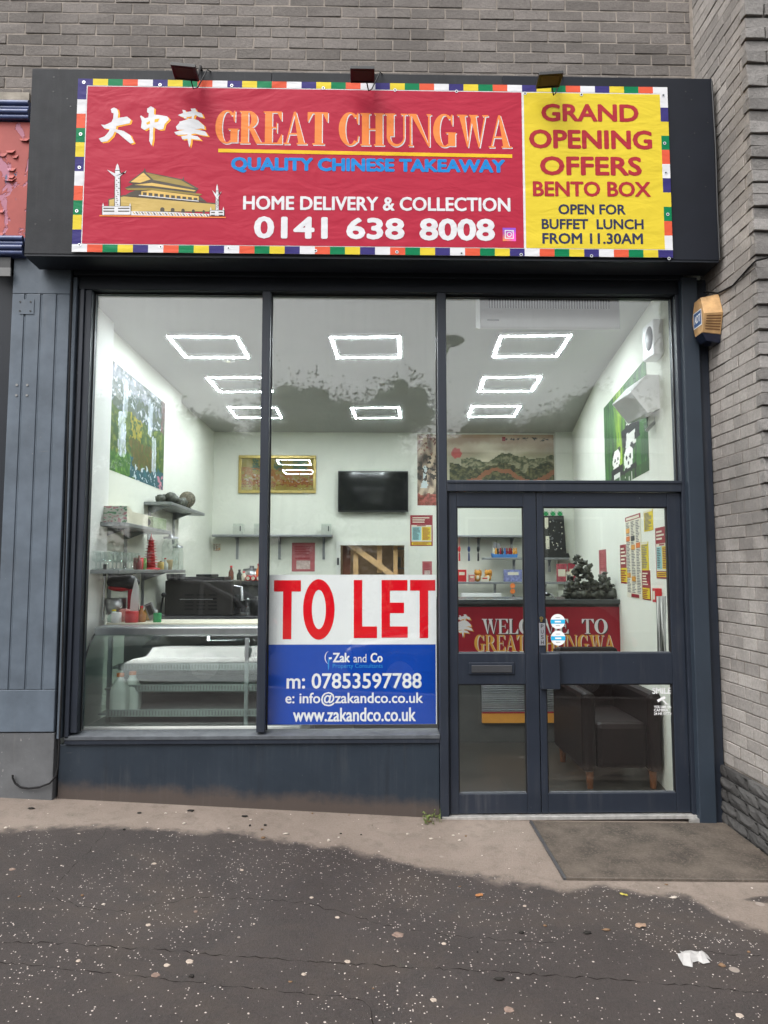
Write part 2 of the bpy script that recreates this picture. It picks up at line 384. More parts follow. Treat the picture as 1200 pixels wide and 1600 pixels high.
# ---------------------------------------------------------------- serif lettering drawn from strokes
def _rect(x0, x1, z0, z1): return [(x0,z0),(x1,z0),(x1,z1),(x0,z1)]
def _bar(x0, z0, x1, z1, w): return [(x0-w/2,z0),(x0+w/2,z0),(x1+w/2,z1),(x1-w/2,z1)]
def _arc(cx, cz, rx, rz, irx, irz, a0, a1, n=20, icx=None):
    icx = cx if icx is None else icx; out = []
    for k in range(n):
        p, q = radians(a0+(a1-a0)*k/n), radians(a0+(a1-a0)*(k+1)/n)
        out.append([(icx+irx*cos(p), cz+irz*sin(p)), (cx+rx*cos(p), cz+rz*sin(p)), (cx+rx*cos(q), cz+rz*sin(q)), (icx+irx*cos(q), cz+irz*sin(q))])
    return out
def serif(ch, T=0.19, t=0.05, s=0.05, h=0.045):
    def stem(x, w=T, top=True, bot=True):
        o = [_rect(x, x+w, 0, 1)]
        if bot: o += [_rect(x-s, x, 0, h), _rect(x+w, x+w+s, 0, h)]
        if top: o += [_rect(x-s, x, 1-h, 1), _rect(x+w, x+w+s, 1-h, 1)]
        return o
    if ch == 'E':
        return stem(s)+[_rect(s+T, .60, 1-h, 1), [(.60,1),(.46,1-h),(.575,.72),(.60,.72)], _rect(s+T, .60, 0, h), [(.62,0),(.62,.3),(.595,.3),(.45,h)],
                        _rect(s+T, .42, .485, .525), [(.42,.35),(.45,.35),(.45,.66),(.42,.66)]], .64
    if ch == 'L': return stem(s)+[_rect(s+T, .58, 0, h), [(.60,0),(.60,.34),(.575,.34),(.42,h)]], .62
    if ch == 'T': return [_rect(.24,.24+T,0,1), _rect(.16,.24,0,h), _rect(.24+T,.32+T,0,h), _rect(0,.24,1-h,1), _rect(.24+T,.67,1-h,1),
                          [(0,1),(0,.70),(.025,.70),(.16,1-h)], [(.67,1),(.67,.70),(.645,.70),(.51,1-h)]], .68
    if ch == 'H': return stem(s)+stem(.50)+[_rect(s+T,.50,.48,.525)], .50+T+s+.01
    if ch == 'N': return stem(s,t*1.1)+stem(.66,t*1.1,True,False)+[[(s+t-.03,1),(s+t+.17,1),(.70,0),(.66,0)]], .80
    if ch == 'M': return stem(s,t*1.1)+stem(.78,T)+[[(s+t,1),(s+t+.18,1),(.53,.02),(.47,.02)], [(.78,1),(.74,1),(.50,.02),(.53,.02)]], 1.03
    if ch == 'A': return [[(.06,0),(.11,0),(.37,1),(.33,1)], [(.33,1),(.40,1),(.70,0),(.49,0)], _rect(.16,.50,.30,.345), _rect(0,.20,0,h), _rect(.43,.77,0,h)], .76
    if ch == 'W': return [[(.06,1),(.26,1),(.37,0),(.33,0)], [(.33,0),(.37,0),(.53,1),(.49,1)], [(.42,1),(.62,1),(.75,0),(.71,0)], [(.71,0),(.75,0),(.96,1),(.92,1)],
                          _rect(0,.33,1-h,1), _rect(.40,.69,1-h,1), _rect(.84,1.04,1-h,1)], 1.02
    if ch == 'U': return [_rect(s,s+T,.3,1), _rect(0,s+T+s,1-h,1), _rect(.60,.60+t,.3,1), _rect(.52,.73,1-h,1)]+_arc(.35,.3,.30,.315,.25-.03,.24,180,360,18,.39), .74
    if ch == 'O': return _arc(.37,.5,.37,.515,.18,.465,0,360,36), .76
    if ch == 'C': return _arc(.37,.5,.37,.515,.17,.465,48,312,30,.39)+[[(.62,.66),(.65,.66),(.65,1.0),(.62,1.0),(.56,.90)], [(.60,.12),(.64,.10),(.66,.30),(.635,.30)]], .69
    if ch == 'G': return _arc(.37,.5,.37,.515,.17,.465,48,300,30,.39)+[[(.62,.66),(.65,.66),(.65,1.0),(.62,1.0),(.56,.90)], _rect(.50,.50+T,.03,.42), _rect(.42,.76,.41,.45)], .77
    if ch == 'R': return stem(s)+_arc(.30,.74,.29,.26,.10,.215,-90,90,16,.28)+[_rect(s+T,.31,1-h,1), _rect(s+T,.31,.48,.525), [(.29,.49),(.46,.49),(.74,0),(.55,0)], _rect(.55,.78,0,h)], .76
    return [], .30
def serif_word(mb, pl, word, x0, x1, z0, z1, c, mat, T=0.19, gap=0.025, tilt=0.0, skip=None):
    pen = 0; gl = []
    for ch in word:
        ps, adv = serif(ch, T); gl.append((pen, ps)); pen += adv+gap
    pen -= gap; k = (x1-x0)/pen
    for gi, (px, ps) in enumerate(gl):
        for i, q in enumerate(ps):
            pts = []
            for a, b in q:
                xx = (px+a)*k; pts.append((x0+xx, z0+(z1-z0)*b + tilt*xx/(x1-x0)))
            # keep the winding constant
            ar = sum(pts[n][0]*pts[(n+1) % len(pts)][1]-pts[(n+1) % len(pts)][0]*pts[n][1] for n in range(len(pts)))
            if ar < 0: pts = pts[::-1]
            mb.P(pl, pts, c+0.00002*(i % 24), mat)
# brush characters of the shop's name, outlines in sign units
HAN = {
 'big': [[(180,115),(205,100),(235,112),(245,150),(240,190),(320,178),(352,205),(340,235),(230,258),(222,285),(290,300),(345,335),(378,400),(350,408),(300,368),(250,325),(215,305),(195,345),(150,388),(100,395),(78,365),(130,345),(165,303),(172,285),(125,278),(97,245),(130,250),(185,225),(200,195),(205,150),(188,145)]],
 'mid': [[(490,110),(520,90),(550,105),(548,160),(600,165),(660,175),(678,200),(640,240),(628,285),(590,290),(545,268),(540,300),(540,370),(528,425),(508,385),(512,300),(510,270),(470,292),(438,275),(445,215),(430,175),(440,168),(470,192),(500,185),(505,150),(490,140)]],
 'hua': [[(752,165),(790,150),(830,140),(870,130),(860,110),(900,108),(912,135),(955,150),(970,185),(930,180),(905,165),(850,180),(790,182)],
         [(790,120),(815,125),(832,160),(825,195),(805,195),(800,160)], [(868,115),(905,112),(900,150),(885,200),(868,205),(872,165)],
         [(765,222),(820,205),(885,195),(925,210),(975,255),(980,285),(930,275),(890,245),(820,255),(770,250)],
         [(735,265),(770,225),(790,245),(860,240),(925,255),(945,280),(880,290),(800,290),(745,290)],
         [(722,310),(760,300),(840,285),(930,290),(985,305),(1010,345),(950,335),(900,322),(830,330),(760,335),(735,330)],
         [(780,345),(850,335),(920,345),(950,378),(900,372),(850,365),(790,372)],
         [(835,195),(868,195),(868,330),(862,400),(850,440),(836,380),(832,300)]],
}

# ================================================================ the setting
# pavement: asphalt with a paler dry strip along the shopfront
def pavement_mat():
    m, t, b = new_mat('asphalt'); co = objco(t); L = t.links.new
    dry = N(t, 'ShaderNodeAttribute'); dry.attribute_name = 'dry'
    nd = noise_tex(t, 4.0, 8, 0.7, co)
    ad = N(t, 'ShaderNodeMath', operation='MULTIPLY_ADD'); L(nd, ad.inputs[0]); ad.inputs[1].default_value = 1.15; L(dry.outputs['Fac'], ad.inputs[2])
    mask = ramp(t, ad.outputs[0], 0.80, 1.42)
    f = noise_tex(t, 95, 6, 0.85, co); f = ramp(t, f, 0.38, 0.66)
    g = ramp(t, noise_tex(t, 2.2, 5, 0.6, co), 0.3, 0.7)
    wet = mixc(t, g, (0.022,0.0175,0.0165), (0.046,0.037,0.034)); wet = mixc(t, ramp(t, noise_tex(t, 1.3, 6, .65, objco(t, (1, 1.6, 1)), .6), .48, .66), wet, (0.052,0.040,0.032))
    wet = mixc(t, ramp(t, noise_tex(t, 7, 6, .7, co), .52, .75), wet, (0.026,0.023,0.022))
    wet = mixc(t, mixc(t, .62, (0,0,0), f), wet, (0.074,0.061,0.056))
    dr = mixc(t, g, (0.150,0.118,0.097), (0.225,0.182,0.153)); dr = mixc(t, ramp(t, noise_tex(t, 8, 6, .7, co), .5, .75), dr, (0.105,0.085,0.07)); dr = mixc(t, mixc(t, .6, (0,0,0), f), dr, (0.27,0.225,0.19))
    c = mixc(t, mask, wet, dr)
    # pale chippings: rare cells of a fine cellular pattern, in two sizes
    def chips(scale, rare, size, dens=None):
        v = N(t, 'ShaderNodeTexVoronoi'); v.inputs['Scale'].default_value = scale; L(co, v.inputs['Vector'])
        sep = N(t, 'ShaderNodeSeparateColor'); L(v.outputs['Color'], sep.inputs[0])
        a = N(t, 'ShaderNodeMath', operation='GREATER_THAN'); L(sep.outputs[0], a.inputs[0]); a.inputs[1].default_value = rare
        if dens is not None: L(dens, a.inputs[1])
        sz = N(t, 'ShaderNodeMath', operation='MULTIPLY_ADD'); L(sep.outputs[1], sz.inputs[0]); sz.inputs[1].default_value = size; sz.inputs[2].default_value = size*.45
        d = N(t, 'ShaderNodeMath', operation='LESS_THAN'); L(v.outputs['Distance'], d.inputs[0]); L(sz.outputs[0], d.inputs[1])
        mu = N(t, 'ShaderNodeMath', operation='MULTIPLY'); L(a.outputs[0], mu.inputs[0]); L(d.outputs[0], mu.inputs[1])
        return mu.outputs[0]
    den = N(t, 'ShaderNodeMapRange'); L(noise_tex(t, 0.9, 3, .5, co), den.inputs[0]); den.inputs[1].default_value = .36; den.inputs[2].default_value = .66; den.inputs[3].default_value = .97; den.inputs[4].default_value = .66
    c1 = chips(100, .9, .24, den.outputs[0]); c2 = chips(34, .92, .13); c3 = chips(7.5, .93, .11)
    im = N(t, 'ShaderNodeMath', operation='SUBTRACT'); im.inputs[0].default_value = 1; L(mask, im.inputs[1])
    k1 = N(t, 'ShaderNodeMath', operation='MULTIPLY'); L(c1, k1.inputs[0]); L(im.outputs[0], k1.inputs[1])
    c = mixc(t, k1.outputs[0], c, (0.64,0.57,0.52)); c = mixc(t, c2, c, (0.55,0.48,0.43)); c = mixc(t, c3, c, (0.26,0.22,0.19))
    L(c, b.inputs['Base Color'])
    ro = N(t, 'ShaderNodeMapRange'); L(mask, ro.inputs[0]); ro.inputs[3].default_value = .62; ro.inputs[4].default_value = .92; L(ro.outputs[0], b.inputs['Roughness'])
    b.inputs['Specular IOR Level'].default_value = 0.35
    bump(t, b, f, 0.5, 0.006)
    return m
ASPH = pavement_mat()
EDGE = [G(u, v) for u, v in ((-300,1300),(0,1290),(120,1284),(250,1287),(400,1300),(520,1318),(620,1338),(700,1352),(780,1366),(880,1374),(960,1376),(1040,1386),(1080,1400),(1130,1428),(1200,1445),(1400,1450))]
EDGE = [(p.x, p.y) for p in EDGE]
def edge_y(x):
    for (a, b), (c, d) in zip(EDGE, EDGE[1:]):
        if a <= x <= c: return b+(d-b)*(x-a)/(c-a)
    return EDGE[0][1] if x < EDGE[0][0] else EDGE[-1][1]
def grid_ground(name, xs, ys, mat, zf, dryf=None):
    me = bpy.data.meshes.new(name); nx = len(xs)
    vs = [(x, y, zf(x, y)) for y in ys for x in xs]
    fs = [(j*nx+i, j*nx+i+1, (j+1)*nx+i+1, (j+1)*nx+i) for j in range(len(ys)-1) for i in range(nx-1)]
    me.from_pydata(vs, [], fs); me.materials.append(mat)
    a = me.attributes.new('dry', 'FLOAT', 'POINT')
    a.data.foreach_set('value', [dryf(x, y) if dryf else 0.0 for y in ys for x in xs])
    o = bpy.data.objects.new(name, me); COL.objects.link(o); return struct(o)
def dryf(x, y):
    d = (y - edge_y(x))/0.42 + 0.5
    # a damp tongue beside the mat
    d -= 1.3*math.exp(-(((x-2.02)/0.30)**2 + ((y+1.02)/0.05)**2))
    return max(0.0, min(1.0, d))
def fr(a, b, st): return [a+(b-a)*i/max(1, round((b-a)/st)) for i in range(max(1, round((b-a)/st))+1)]
xs = [-40,-25,-14,-9]+fr(-7,-3.2,.4)+fr(-3.1,3.0,.05)+fr(3.3,7,.4)+[9,14,25,40]
grid_ground('pavement', xs, fr(-5.05,-3.2,.25)+fr(-3.1,0.02,.05), ASPH, gz, dryf)
CRK = MB(); CRKM = M('crack_dirt', (0.020,0.017,0.015), .95, .1, var=.1); rr = random.Random(31)
for ln, wd in (([(75,1400),(130,1418),(200,1425),(260,1410),(310,1402),(400,1405),(470,1410),(530,1425),(600,1445),(700,1462),(800,1470),(880,1474)], .0022), ([(0,1472),(100,1475),(250,1485),(380,1495),(530,1505),(650,1512),(800,1520),(950,1530),(1080,1540),(1200,1552)], .0034),
               ([(0,1505),(120,1515),(250,1530),(400,1545),(470,1552),(560,1560),(580,1575),(586,1610)], .0024), ([(168,1296),(140,1330),(108,1362),(75,1400)], .0016), ([(1080,1486),(1130,1490),(1200,1494)], .0022)):
    pts = []
    for (a, b_), (c, d) in zip(ln, ln[1:]):
        n = max(2, int(abs(c-a)+abs(d-b_))//9)
        for k in range(n): pts.append(G(a+(c-a)*k/n+rr.uniform(-2,2), b_+(d-b_)*k/n+rr.uniform(-2.2,2.2)))
    vs = []
    for k, p in enumerate(pts):
        q = pts[min(k+1, len(pts)-1)]-pts[max(k-1, 0)]; nr = Vector((-q.y, q.x, 0)).normalized()*wd*.62*max(.12, rr.uniform(-.3,1.6))
        for e in (p+nr, p-nr): vs.append((e.x, e.y, gz(e.x, e.y)+.0012))
    CRK.add(vs, [(2*k, 2*k+1, 2*k+3, 2*k+2) for k in range(len(pts)-1)], CRKM)
struct(CRK.build('pavement_crack'))
ROADM = M('road_asphalt', (0.05,0.05,0.052), 0.8, 0.3, var=0.25, vs=3, bm=0.3, bs=60)
grid_ground('road', xs, [-13,-11,-9,-7,-5.19], ROADM, lambda x, y: gz(x, min(y, -5.06)))
grid_ground('ground', xs+[300], [-300,-120,-60,-30,-13.0], M('verge_soil', (0.05,0.06,0.03), 0.95, 0.1, var=0.3, vs=1), lambda x, y: gz(x, -6)-0.004)
KERB = MB(); km = M('kerb_stone', (0.22,0.21,0.20), 0.85, 0.2, var=0.2, vs=8)
for i in range(40):
    x0, x1 = -20+i, -19.01+i
    vs = [(x, y, gz(x, -5.0)+dz) for x in (x0, x1) for y in (-5.19, -5.05) for dz in (-.3, .004)]
    KERB.add(vs, [(0,1,3,2),(4,6,7,5),(0,4,5,1),(2,3,7,6),(0,2,6,4),(1,5,7,3)], km)
struct(KERB.build('kerb'))

# ---------------------------------------------------------------- brick walls
def coursed(mb, a0, a1, z0, z1, pitch, rise, put, joint=0.009, lean=0.5, ragged=0.0):
    z = z0; row = 0
    while z < z1:
        a = a0 - pitch*(lean if row % 2 else 0.0) - random.uniform(0, .01)
        while a < a1:
            b0, b1 = max(a, a0), min(a+pitch-joint, a1)
            if b1-b0 > 0.02: put(b0, b1, z, min(z+rise-joint, z1), row)
            a += pitch
        z += rise; row += 1
wt = thing('brick_wall', (0, 0, 3.5), 'grey brick wall above the shop sign', 'wall')
mb = MB(); mb.box(-9, 2.225, 0.0015, 0.20, 4.35, 7.0, MORTAR); mb.build('mortar_bed', wt)
mb = MB()
coursed(mb, -4.2, 2.20, 4.36, 5.9, 0.236, 0.0775, lambda a, b, z0, z1, r: rough_box(mb, a, b, -0.0025+random.uniform(-.0025,.002), 0.1, z0, z1, BRICK, 0.002))
mb.build('brick', wt, bevel=0.003)
# side wall standing out to the right of the shop, toothed end, rock-faced base
rt = thing('brick_wall', (2.22, -0.3, 0), 'buff brick side wall with toothed end and dark rock base', 'wall')
mb = MB(); mb.box(2.2255, 4.6, -0.632, 0.20, -0.3, 7.0, MORTAR2); mb.build('mortar_bed', rt)
mb = MB(); rowz = 0.335
def put_side(a, b, z0, z1, r): rough_box(mb, 2.222+random.uniform(-.003,.002), 2.33, a, b, z0, z1, BRICK2, 0.0015)
coursed(mb, -0.635, 0.19, rowz, 6.6, 0.158, 0.0733, put_side, joint=0.006)
# toothed quoins: every second course steps out and its face is split rough
z = rowz; r = 0
while z < 6.6:
    out = 0.015 if r % 2 else 0.0
    x = 2.222
    k = 0
    while x < 4.5:
        wd = (0.115 if (r % 2 and k == 0) else 0.225)
        pr = random.random()
        rough_box(mb, x-(0.008 if (k == 0 and r % 2) else 0.0), x+wd-0.008, -0.640-out-random.uniform(0,.008), -0.60, z, z+0.0733-0.007, SPLIT, 0.004, pr)
        x += wd; k += 1
    z += 0.0733; r += 1
mb.build('brick', rt, bevel=0.003)
mb = MB(); z = -0.10; r = 0
hts = [0.072, 0.073, 0.072, 0.073, 0.072, 0.070]
for hgt in hts:
    a = -0.69 - 0.12*(r % 2)
    while a < 0.0:
        L_ = random.uniform(.19, .25); b_ = min(a+L_-.008, 0.0)
        if b_-a > .04:
            # a rock-faced block: its face swells unevenly
            n = 5; face = []
            for i in range(n+1):
                for j in range(4):
                    e = 0 if (i in (0, n) or j in (0, 3)) else random.uniform(.001, .012)
                    face.append((2.196-e, a+(b_-a)*i/n, z+(hgt-.009)*j/3))
            rv = random.random()
            mb.add(face, [(i*4+j, i*4+j+1, (i+1)*4+j+1, (i+1)*4+j) for i in range(n) for j in range(3)], PLINTH, rnd=rv)
            mb.box(2.196, 2.30, a, b_, z, z+hgt-.009, PLINTH, rnd=rv)
        a += L_
    x = 2.2
    while x < 4.5:
        wd = random.uniform(.22,.36); rough_box(mb, x, x+wd-.009, -.70-random.uniform(0,.02), -.6, z, z+hgt-.009, PLINTH, .006); x += wd
    z += hgt; r += 1
mb.build('rock_base', rt, bevel=0.004)

# ================================================================ shopfront
sf = thing('shopfront', (0, 0, 0), 'navy painted timber shopfront with three tall window panes', 'shopfront')
GT, GB = 3.345, 0.53
mb = MB()
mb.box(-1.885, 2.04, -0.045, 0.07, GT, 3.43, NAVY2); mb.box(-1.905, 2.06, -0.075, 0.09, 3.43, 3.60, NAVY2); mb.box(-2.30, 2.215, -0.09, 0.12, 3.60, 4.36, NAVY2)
mb.build('head_frame', sf, bevel=0.004)
mb = MB(); mb.box(-1.842, -1.80, -0.040, 0.07, GB, GT-.001, NAVY); mb.box(-1.868, -1.843, -0.055, 0.07, 0.50, GT-.001, NAVY)
mb.box(-1.889, -1.869, -0.030, 0.07, 0.50, GT-.001, NAVY2); mb.box(-1.913, -1.890, -0.060, 0.07, 0.50, 3.42, PILP)
mb.build('jamb', sf, bevel=0.003)
mb = MB(); mb.box(-0.697, -0.643, -0.045, 0.07, GB, GT-.001, NAVY); mb.build('mullion', sf, bevel=0.004)
mb = MB(); mb.box(0.443, 0.498, -0.048, 0.075, -0.02, GT-.001, NAVY); mb.box(0.499, 0.509, -0.025, 0.07, 0.02, 2.04, NAVY2); mb.build('mullion', sf, bevel=0.004)
mb = MB(); mb.box(2.014, 2.055, -0.045, 0.07, 0.02, GT-.001, NAVY); mb.box(2.056, 2.078, -0.03, 0.07, -0.02, 3.42, NAVY2)
mb.build('jamb', sf, bevel=0.003)
mb = MB(); mb.box(2.036, 2.140, -0.095, 0.02-.05, -0.025, 3.44, M('trim_paint', (0.024,0.034,0.048), .5, .4, var=.12, vs=3)); mb.build('cover_board', sf, bevel=0.004)
mb = MB(); mb.box(2.142, 2.216, -0.055, 0.05, -0.03, 3.44, NAVY); mb.build('edge_board', sf, bevel=0.003)
mb = MB(); mb.box(0.499, 2.013, -0.046, 0.07, 2.036, 2.108, NAVY); mb.box(0.499, 2.013, -0.052, -0.0465, 2.088, 2.106, NAVY); mb.build('transom', sf, bevel=0.003)
SILLP = M('worn_sill_paint', (0.075,0.082,0.092), .5, .4, var=.25, vs=14)
mb = MB(); mb.prism([(-.055,.512),(.07,.528),(.07,.49),(-.055,.49)], 'x', -1.868, 0.442, SILLP); mb.box(-1.868, 0.442, -.050, .07, .462, .489, NAVY)
mb.build('window_sill', sf, bevel=0.002)
def stall_mat():
    m, t, b = new_mat('stall_riser_paint'); co = objco(t)
    c = mixc(t, ramp(t, noise_tex(t, 3, 5, .6, co), .3, .7), (0.009,0.0165,0.027), (0.017,0.0265,0.039))
    streak = ramp(t, noise_tex(t, 1, 5, .6, objco(t, (14, 1, 1.2))), .58, .72); c = mixc(t, mixc(t, .45, (0,0,0), streak), c, (0.008,0.011,0.016))
    # splashed soil creeping up from the pavement, edge ragged
    ps = N(t, 'ShaderNodeNewGeometry'); sx = N(t, 'ShaderNodeSeparateXYZ'); t.links.new(ps.outputs['Position'], sx.inputs[0])
    s1 = N(t, 'ShaderNodeMath', operation='MULTIPLY_ADD'); t.links.new(sx.outputs['X'], s1.inputs[0]); s1.inputs[1].default_value = 0.0565; t.links.new(sx.outputs['Z'], s1.inputs[2])
    n3 = noise_tex(t, 6, 8, .72, co)
    s2 = N(t, 'ShaderNodeMath', operation='MULTIPLY_ADD'); t.links.new(n3, s2.inputs[0]); s2.inputs[1].default_value = -0.16; t.links.new(s1.outputs[0], s2.inputs[2])
    k = ramp(t, s2.outputs[0], -0.03, 0.075, (1,1,1,1), (0,0,0,1)); c = mixc(t, mixc(t, .72, (0,0,0), k), c, (0.082,0.060,0.047))
    t.links.new(c, b.inputs['Base Color']); b.inputs['Roughness'].default_value = .5
    bump(t, b, noise_tex(t, 30, 4, .6, co), .12, .006); return m
STALLP = stall_mat(); wear(STALLP, (.12,.115,.11), .725, .25, 55)
mb = MB(); vs = [(x, y, z) for x in (-1.905, 0.441) for y in (-.035, .07) for z in (None, .461)]
vs = [(x, y, gz(x, 0)-.05 if z is None else z) for x, y, z in vs]
mb.add(vs, [(0,1,3,2),(4,6,7,5),(0,4,5,1),(2,3,7,6),(0,2,6,4),(1,5,7,3)], STALLP); mb.build('stall_riser', sf, bevel=0.004)
for x0, x1, z0 in ((-1.80,-.697,GB-.008), (-.643,.443,GB-.008), (.498,2.014,2.10)):
    mb = MB(); mb.box(x0-.004, x1+.004, .020, .028, z0, GT+.004, PANE); mb.build('window_pane', sf)
    mb = MB(); gk = BLACK
    mb.box(x0, x0+.008, .010, .020, z0+.01, GT-.001, gk); mb.box(x1-.008, x1, .010, .020, z0+.01, GT-.001, gk); mb.box(x0+.008, x1-.008, .010, .020, GT-.010, GT-.001, gk)
    mb.build('glazing_bead', sf)
# pilaster on the left: a board with three routed grooves over a plain base
pt = MB(); px = [-2.292, -2.214, -2.202, -2.113, -2.101, -2.012, -2.000, -1.925]
for i in range(0, 8, 2): pt.box(px[i], px[i+1], -.075, .02, 0.80, 3.30, PILP)
for i in (1, 3, 5): pt.box(px[i], px[i+1], -.0705, .02, 0.80, 3.30, PILP)
pt.box(px[0], px[-1], -.075, .02, 3.301, 3.60, PILP); pt.box(px[0], px[-1], -.075, .02, 0.545, 0.799, PILP)
pt.box(-2.45, -2.293, -.02, .02, .2, 3.6, NAVY2)
pt.box(px[-1], px[-1]+.012, -.045, .02, 0.5, 3.6, BLACK)
pil = pt.build('pilaster', sf, bevel=0.004)
mb = MB(); mb.box(-2.240, -2.150, -.0790, -.0755, 3.165, 3.262, PILP); mb.build('hinge_plate', pil)
for zz, r in ((2.636,.008),(2.703,.008),(3.185,.006),(3.245,.006)):
    for xx in (-2.238,-2.172): mb = MB(); mb.lathe([(r,-.0815 if zz > 3 else -.0785),(r,-.07)], (xx, 0, zz), BLACK if zz > 3 else MGREY, 9, 'y'); mb.build('screw_hole', pil)
mb = MB(); BASEP = M('pilaster_base_paint', (0.105,0.108,0.113), .6, .3, var=.16, vs=7, bm=.2, bs=50)
vs = [(x, y, gz(x, 0)-.05 if z is None else z) for x in (-2.45, -1.922) for y in (-.068, .02) for z in (None, .538)]
wear(BASEP, (.22,.215,.21), .70, .35, 50); mb.add(vs, [(0,1,3,2),(4,6,7,5),(0,4,5,1),(2,3,7,6),(0,2,6,4),(1,5,7,3)], BASEP); mb.build('pilaster_base', sf, bevel=0.004)
mb = MB(); mb.box(0.455, 2.086, -.055, .075, -.004, .018, M('worn_aluminium', (.5,.49,.47), .5, .5, metal=.6, var=.25, vs=20)); mb.box(1.98, 2.085, -.085, -.056, -.022, .006, MATS['worn_aluminium'])
mb.build('threshold', sf, bevel=.002)
# black cable down the side of the pilaster
mb = MB(); cpts = [F(u, v, -.085) for u, v in ((112,440),(108,600),(104,760),(100,920),(96,1080),(93,1150),(91,1195),(88,1212),(78,1224),(62,1230),(45,1232),(32,1230),(24,1224),(20,1216),(20,1211))]
mb.tube([(p.x, p.y, p.z) for p in cpts], .006, RUBBER, 7)
label(mb.build('cable'), 'thin black cable clipped down beside the left pilaster', 'cable')

# ---------------------------------------------------------------- entrance doors
def door_leaf(x0, x1, gx0, gx1, text, group='entrance doors'):
    d = thing('glazed_door', (x0, 0, .03), text, 'door', group)
    y0, y1 = -.022, .03
    top = (1.008, 1.938); low = (.145, .815); zt = 2.032
    mb = MB()
    mb.box(x0, gx0, y0, y1, .024, zt, DOORP); mb.box(gx1, x1, y0, y1, .024, zt, DOORP); mb.build('stile', d, bevel=.003)
    mb = MB(); mb.box(gx0+.0005, gx1-.0005, y0+.001, y1, top[1], zt-.001, DOORP); mb.build('top_rail', d, bevel=.003)
    mb = MB(); mb.box(gx0+.0005, gx1-.0005, y0+.001, y1, low[1], top[0], DOORP); mb.build('middle_rail', d, bevel=.003)
    mb = MB(); mb.box(gx0+.0005, gx1-.0005, y0+.001, y1, .026, low[0], DOORP); mb.build('bottom_rail', d, bevel=.003)
    for z0, z1 in (top, low):
        mb = MB(); mb.box(gx0-.003, gx1+.003, .004, .010, z0-.003, z1+.003, DPANE); g_ = mb.build('glass_pane', d)
        mb = MB(); b_ = .007
        mb.box(gx0, gx0+b_, -.012, .003, z0, z1, BLACK); mb.box(gx1-b_, gx1, -.012, .003, z0, z1, BLACK)
        mb.box(gx0+b_, gx1-b_, -.012, .003, z1-b_, z1, BLACK); mb.box(gx0+b_, gx1-b_, -.013, .003, z0, z0+b_, SILLP)
        mb.build('glazing_bead', g_)
    return d
dl = door_leaf(.510, 1.0735, .562, .992, 'narrow left leaf of the navy glazed entrance door, with letterbox')
dr = door_leaf(1.0785, 2.012, 1.120, 1.926, 'wide right leaf of the navy glazed entrance door, with push plate')
mb = MB(); mb.box(.630, .918, -.031, -.0215, .878, .952, DOORP); lb = mb.build('letterbox', dl, bevel=.004)
mb = MB(); mb.box(.646, .902, -.037, -.0315, .890, .936, M('letter_flap', (.07,.072,.078), .35, .5, metal=.4, var=.1)); mb.build('flap', lb, bevel=.003)
mb = MB(); mb.box(1.080, 1.200, -.060, -.0225, .788, 1.010, DOORP); mb.build('lock_box', dr, bevel=.005)
pp = front(-.028); mb = MB(); mb.box(1.079, 1.117, -.028, -.0222, 1.058, 1.198, M('brushed_plate', (.34,.35,.38), .4, .5, metal=.6, var=.1))
for i, ch in enumerate('PUSH'): mb.T(pp, ch, 1.090, 1.107, 1.165-i*.0335, 1.189-i*.0335, .0006, INK, .01)
mb.build('push_plate', dr)
mb = MB(); mb.lathe([(.011,-.034),(.011,-.0222)], (1.094, 0, 1.228), BRASS, 14, 'y'); mb.box(1.089, 1.099, -.033, -.0222, 1.205, 1.224, BRASS); mb.box(1.0928, 1.0952, -.0348, -.034, 1.222, 1.234, INK)
mb.build('lock', dr)
# stickers on the door glass
for zc, tx in ((F(872,971,.0).z, 'upper round white sticker with a blue band on the door glass'), (F(872,997,.0).z, 'lower round white sticker with a blue band on the door glass')):
    xc = F(872,980,.0).x; pl = front(.0028); mb = MB(); rr = .047
    mb.lathe([(rr,.0030),(rr,.0038)], (xc, 0, zc), CLEAR_STICK, 32, 'y'); mb.R(pl, xc-rr*.97, xc+rr*.97, zc-.014, zc+.012, .0006, CYAN)
    mb.R(pl, xc-.020, xc+.020, zc-.006, zc+.004, .0011, CLEAR_STICK)
    for k in range(2): mb.R(pl, xc-.014, xc+.014, zc+.024-k*.052, zc+.027-k*.052, .0006, MGREY)
    label(mb.build('sticker'), tx, 'sticker', 'round stickers on the door glass')
pl = front(.0028); a = F(1019,1085,.003); b = F(1051,1074,.003); mb = MB()
def fz(v, u=1035): return F(u, v, .003).z
mb.T(pl, 'SMILE', F(1019,1080,.003).x, 1.924, fz(1084), fz(1074), .001, CLEAR_STICK, .03)
cx = F(1035,1092,.003).x; cz = fz(1092); mb.P(pl, [(cx-.035,cz-.006),(cx-.028,cz-.020),(cx+.022,cz+.004),(cx+.014,cz+.020)], .001, CLEAR_STICK); mb.P(pl, [(cx,cz-.010),(cx+.010,cz-.006),(cx+.03,cz-.03),(cx+.02,cz-.03)], .0011, CLEAR_STICK)
mb.R(pl, cx+.015, cx+.04, cz-.034, cz-.030, .001, CLEAR_STICK)
for tx, v in (('YOU ARE ON', 1106.5), ('CAMERA', 1111.5), ('24 HR CCTV', 1117)): mb.T(pl, tx, F(1022,v,.003).x, 1.922 if 'CAM' not in tx else F(1044,v,.003).x, fz(v), fz(v-4.2), .001, CLEAR_STICK, .03)
label(mb.build('sticker'), 'white camera warning lettering on the lower right door glass', 'sticker')

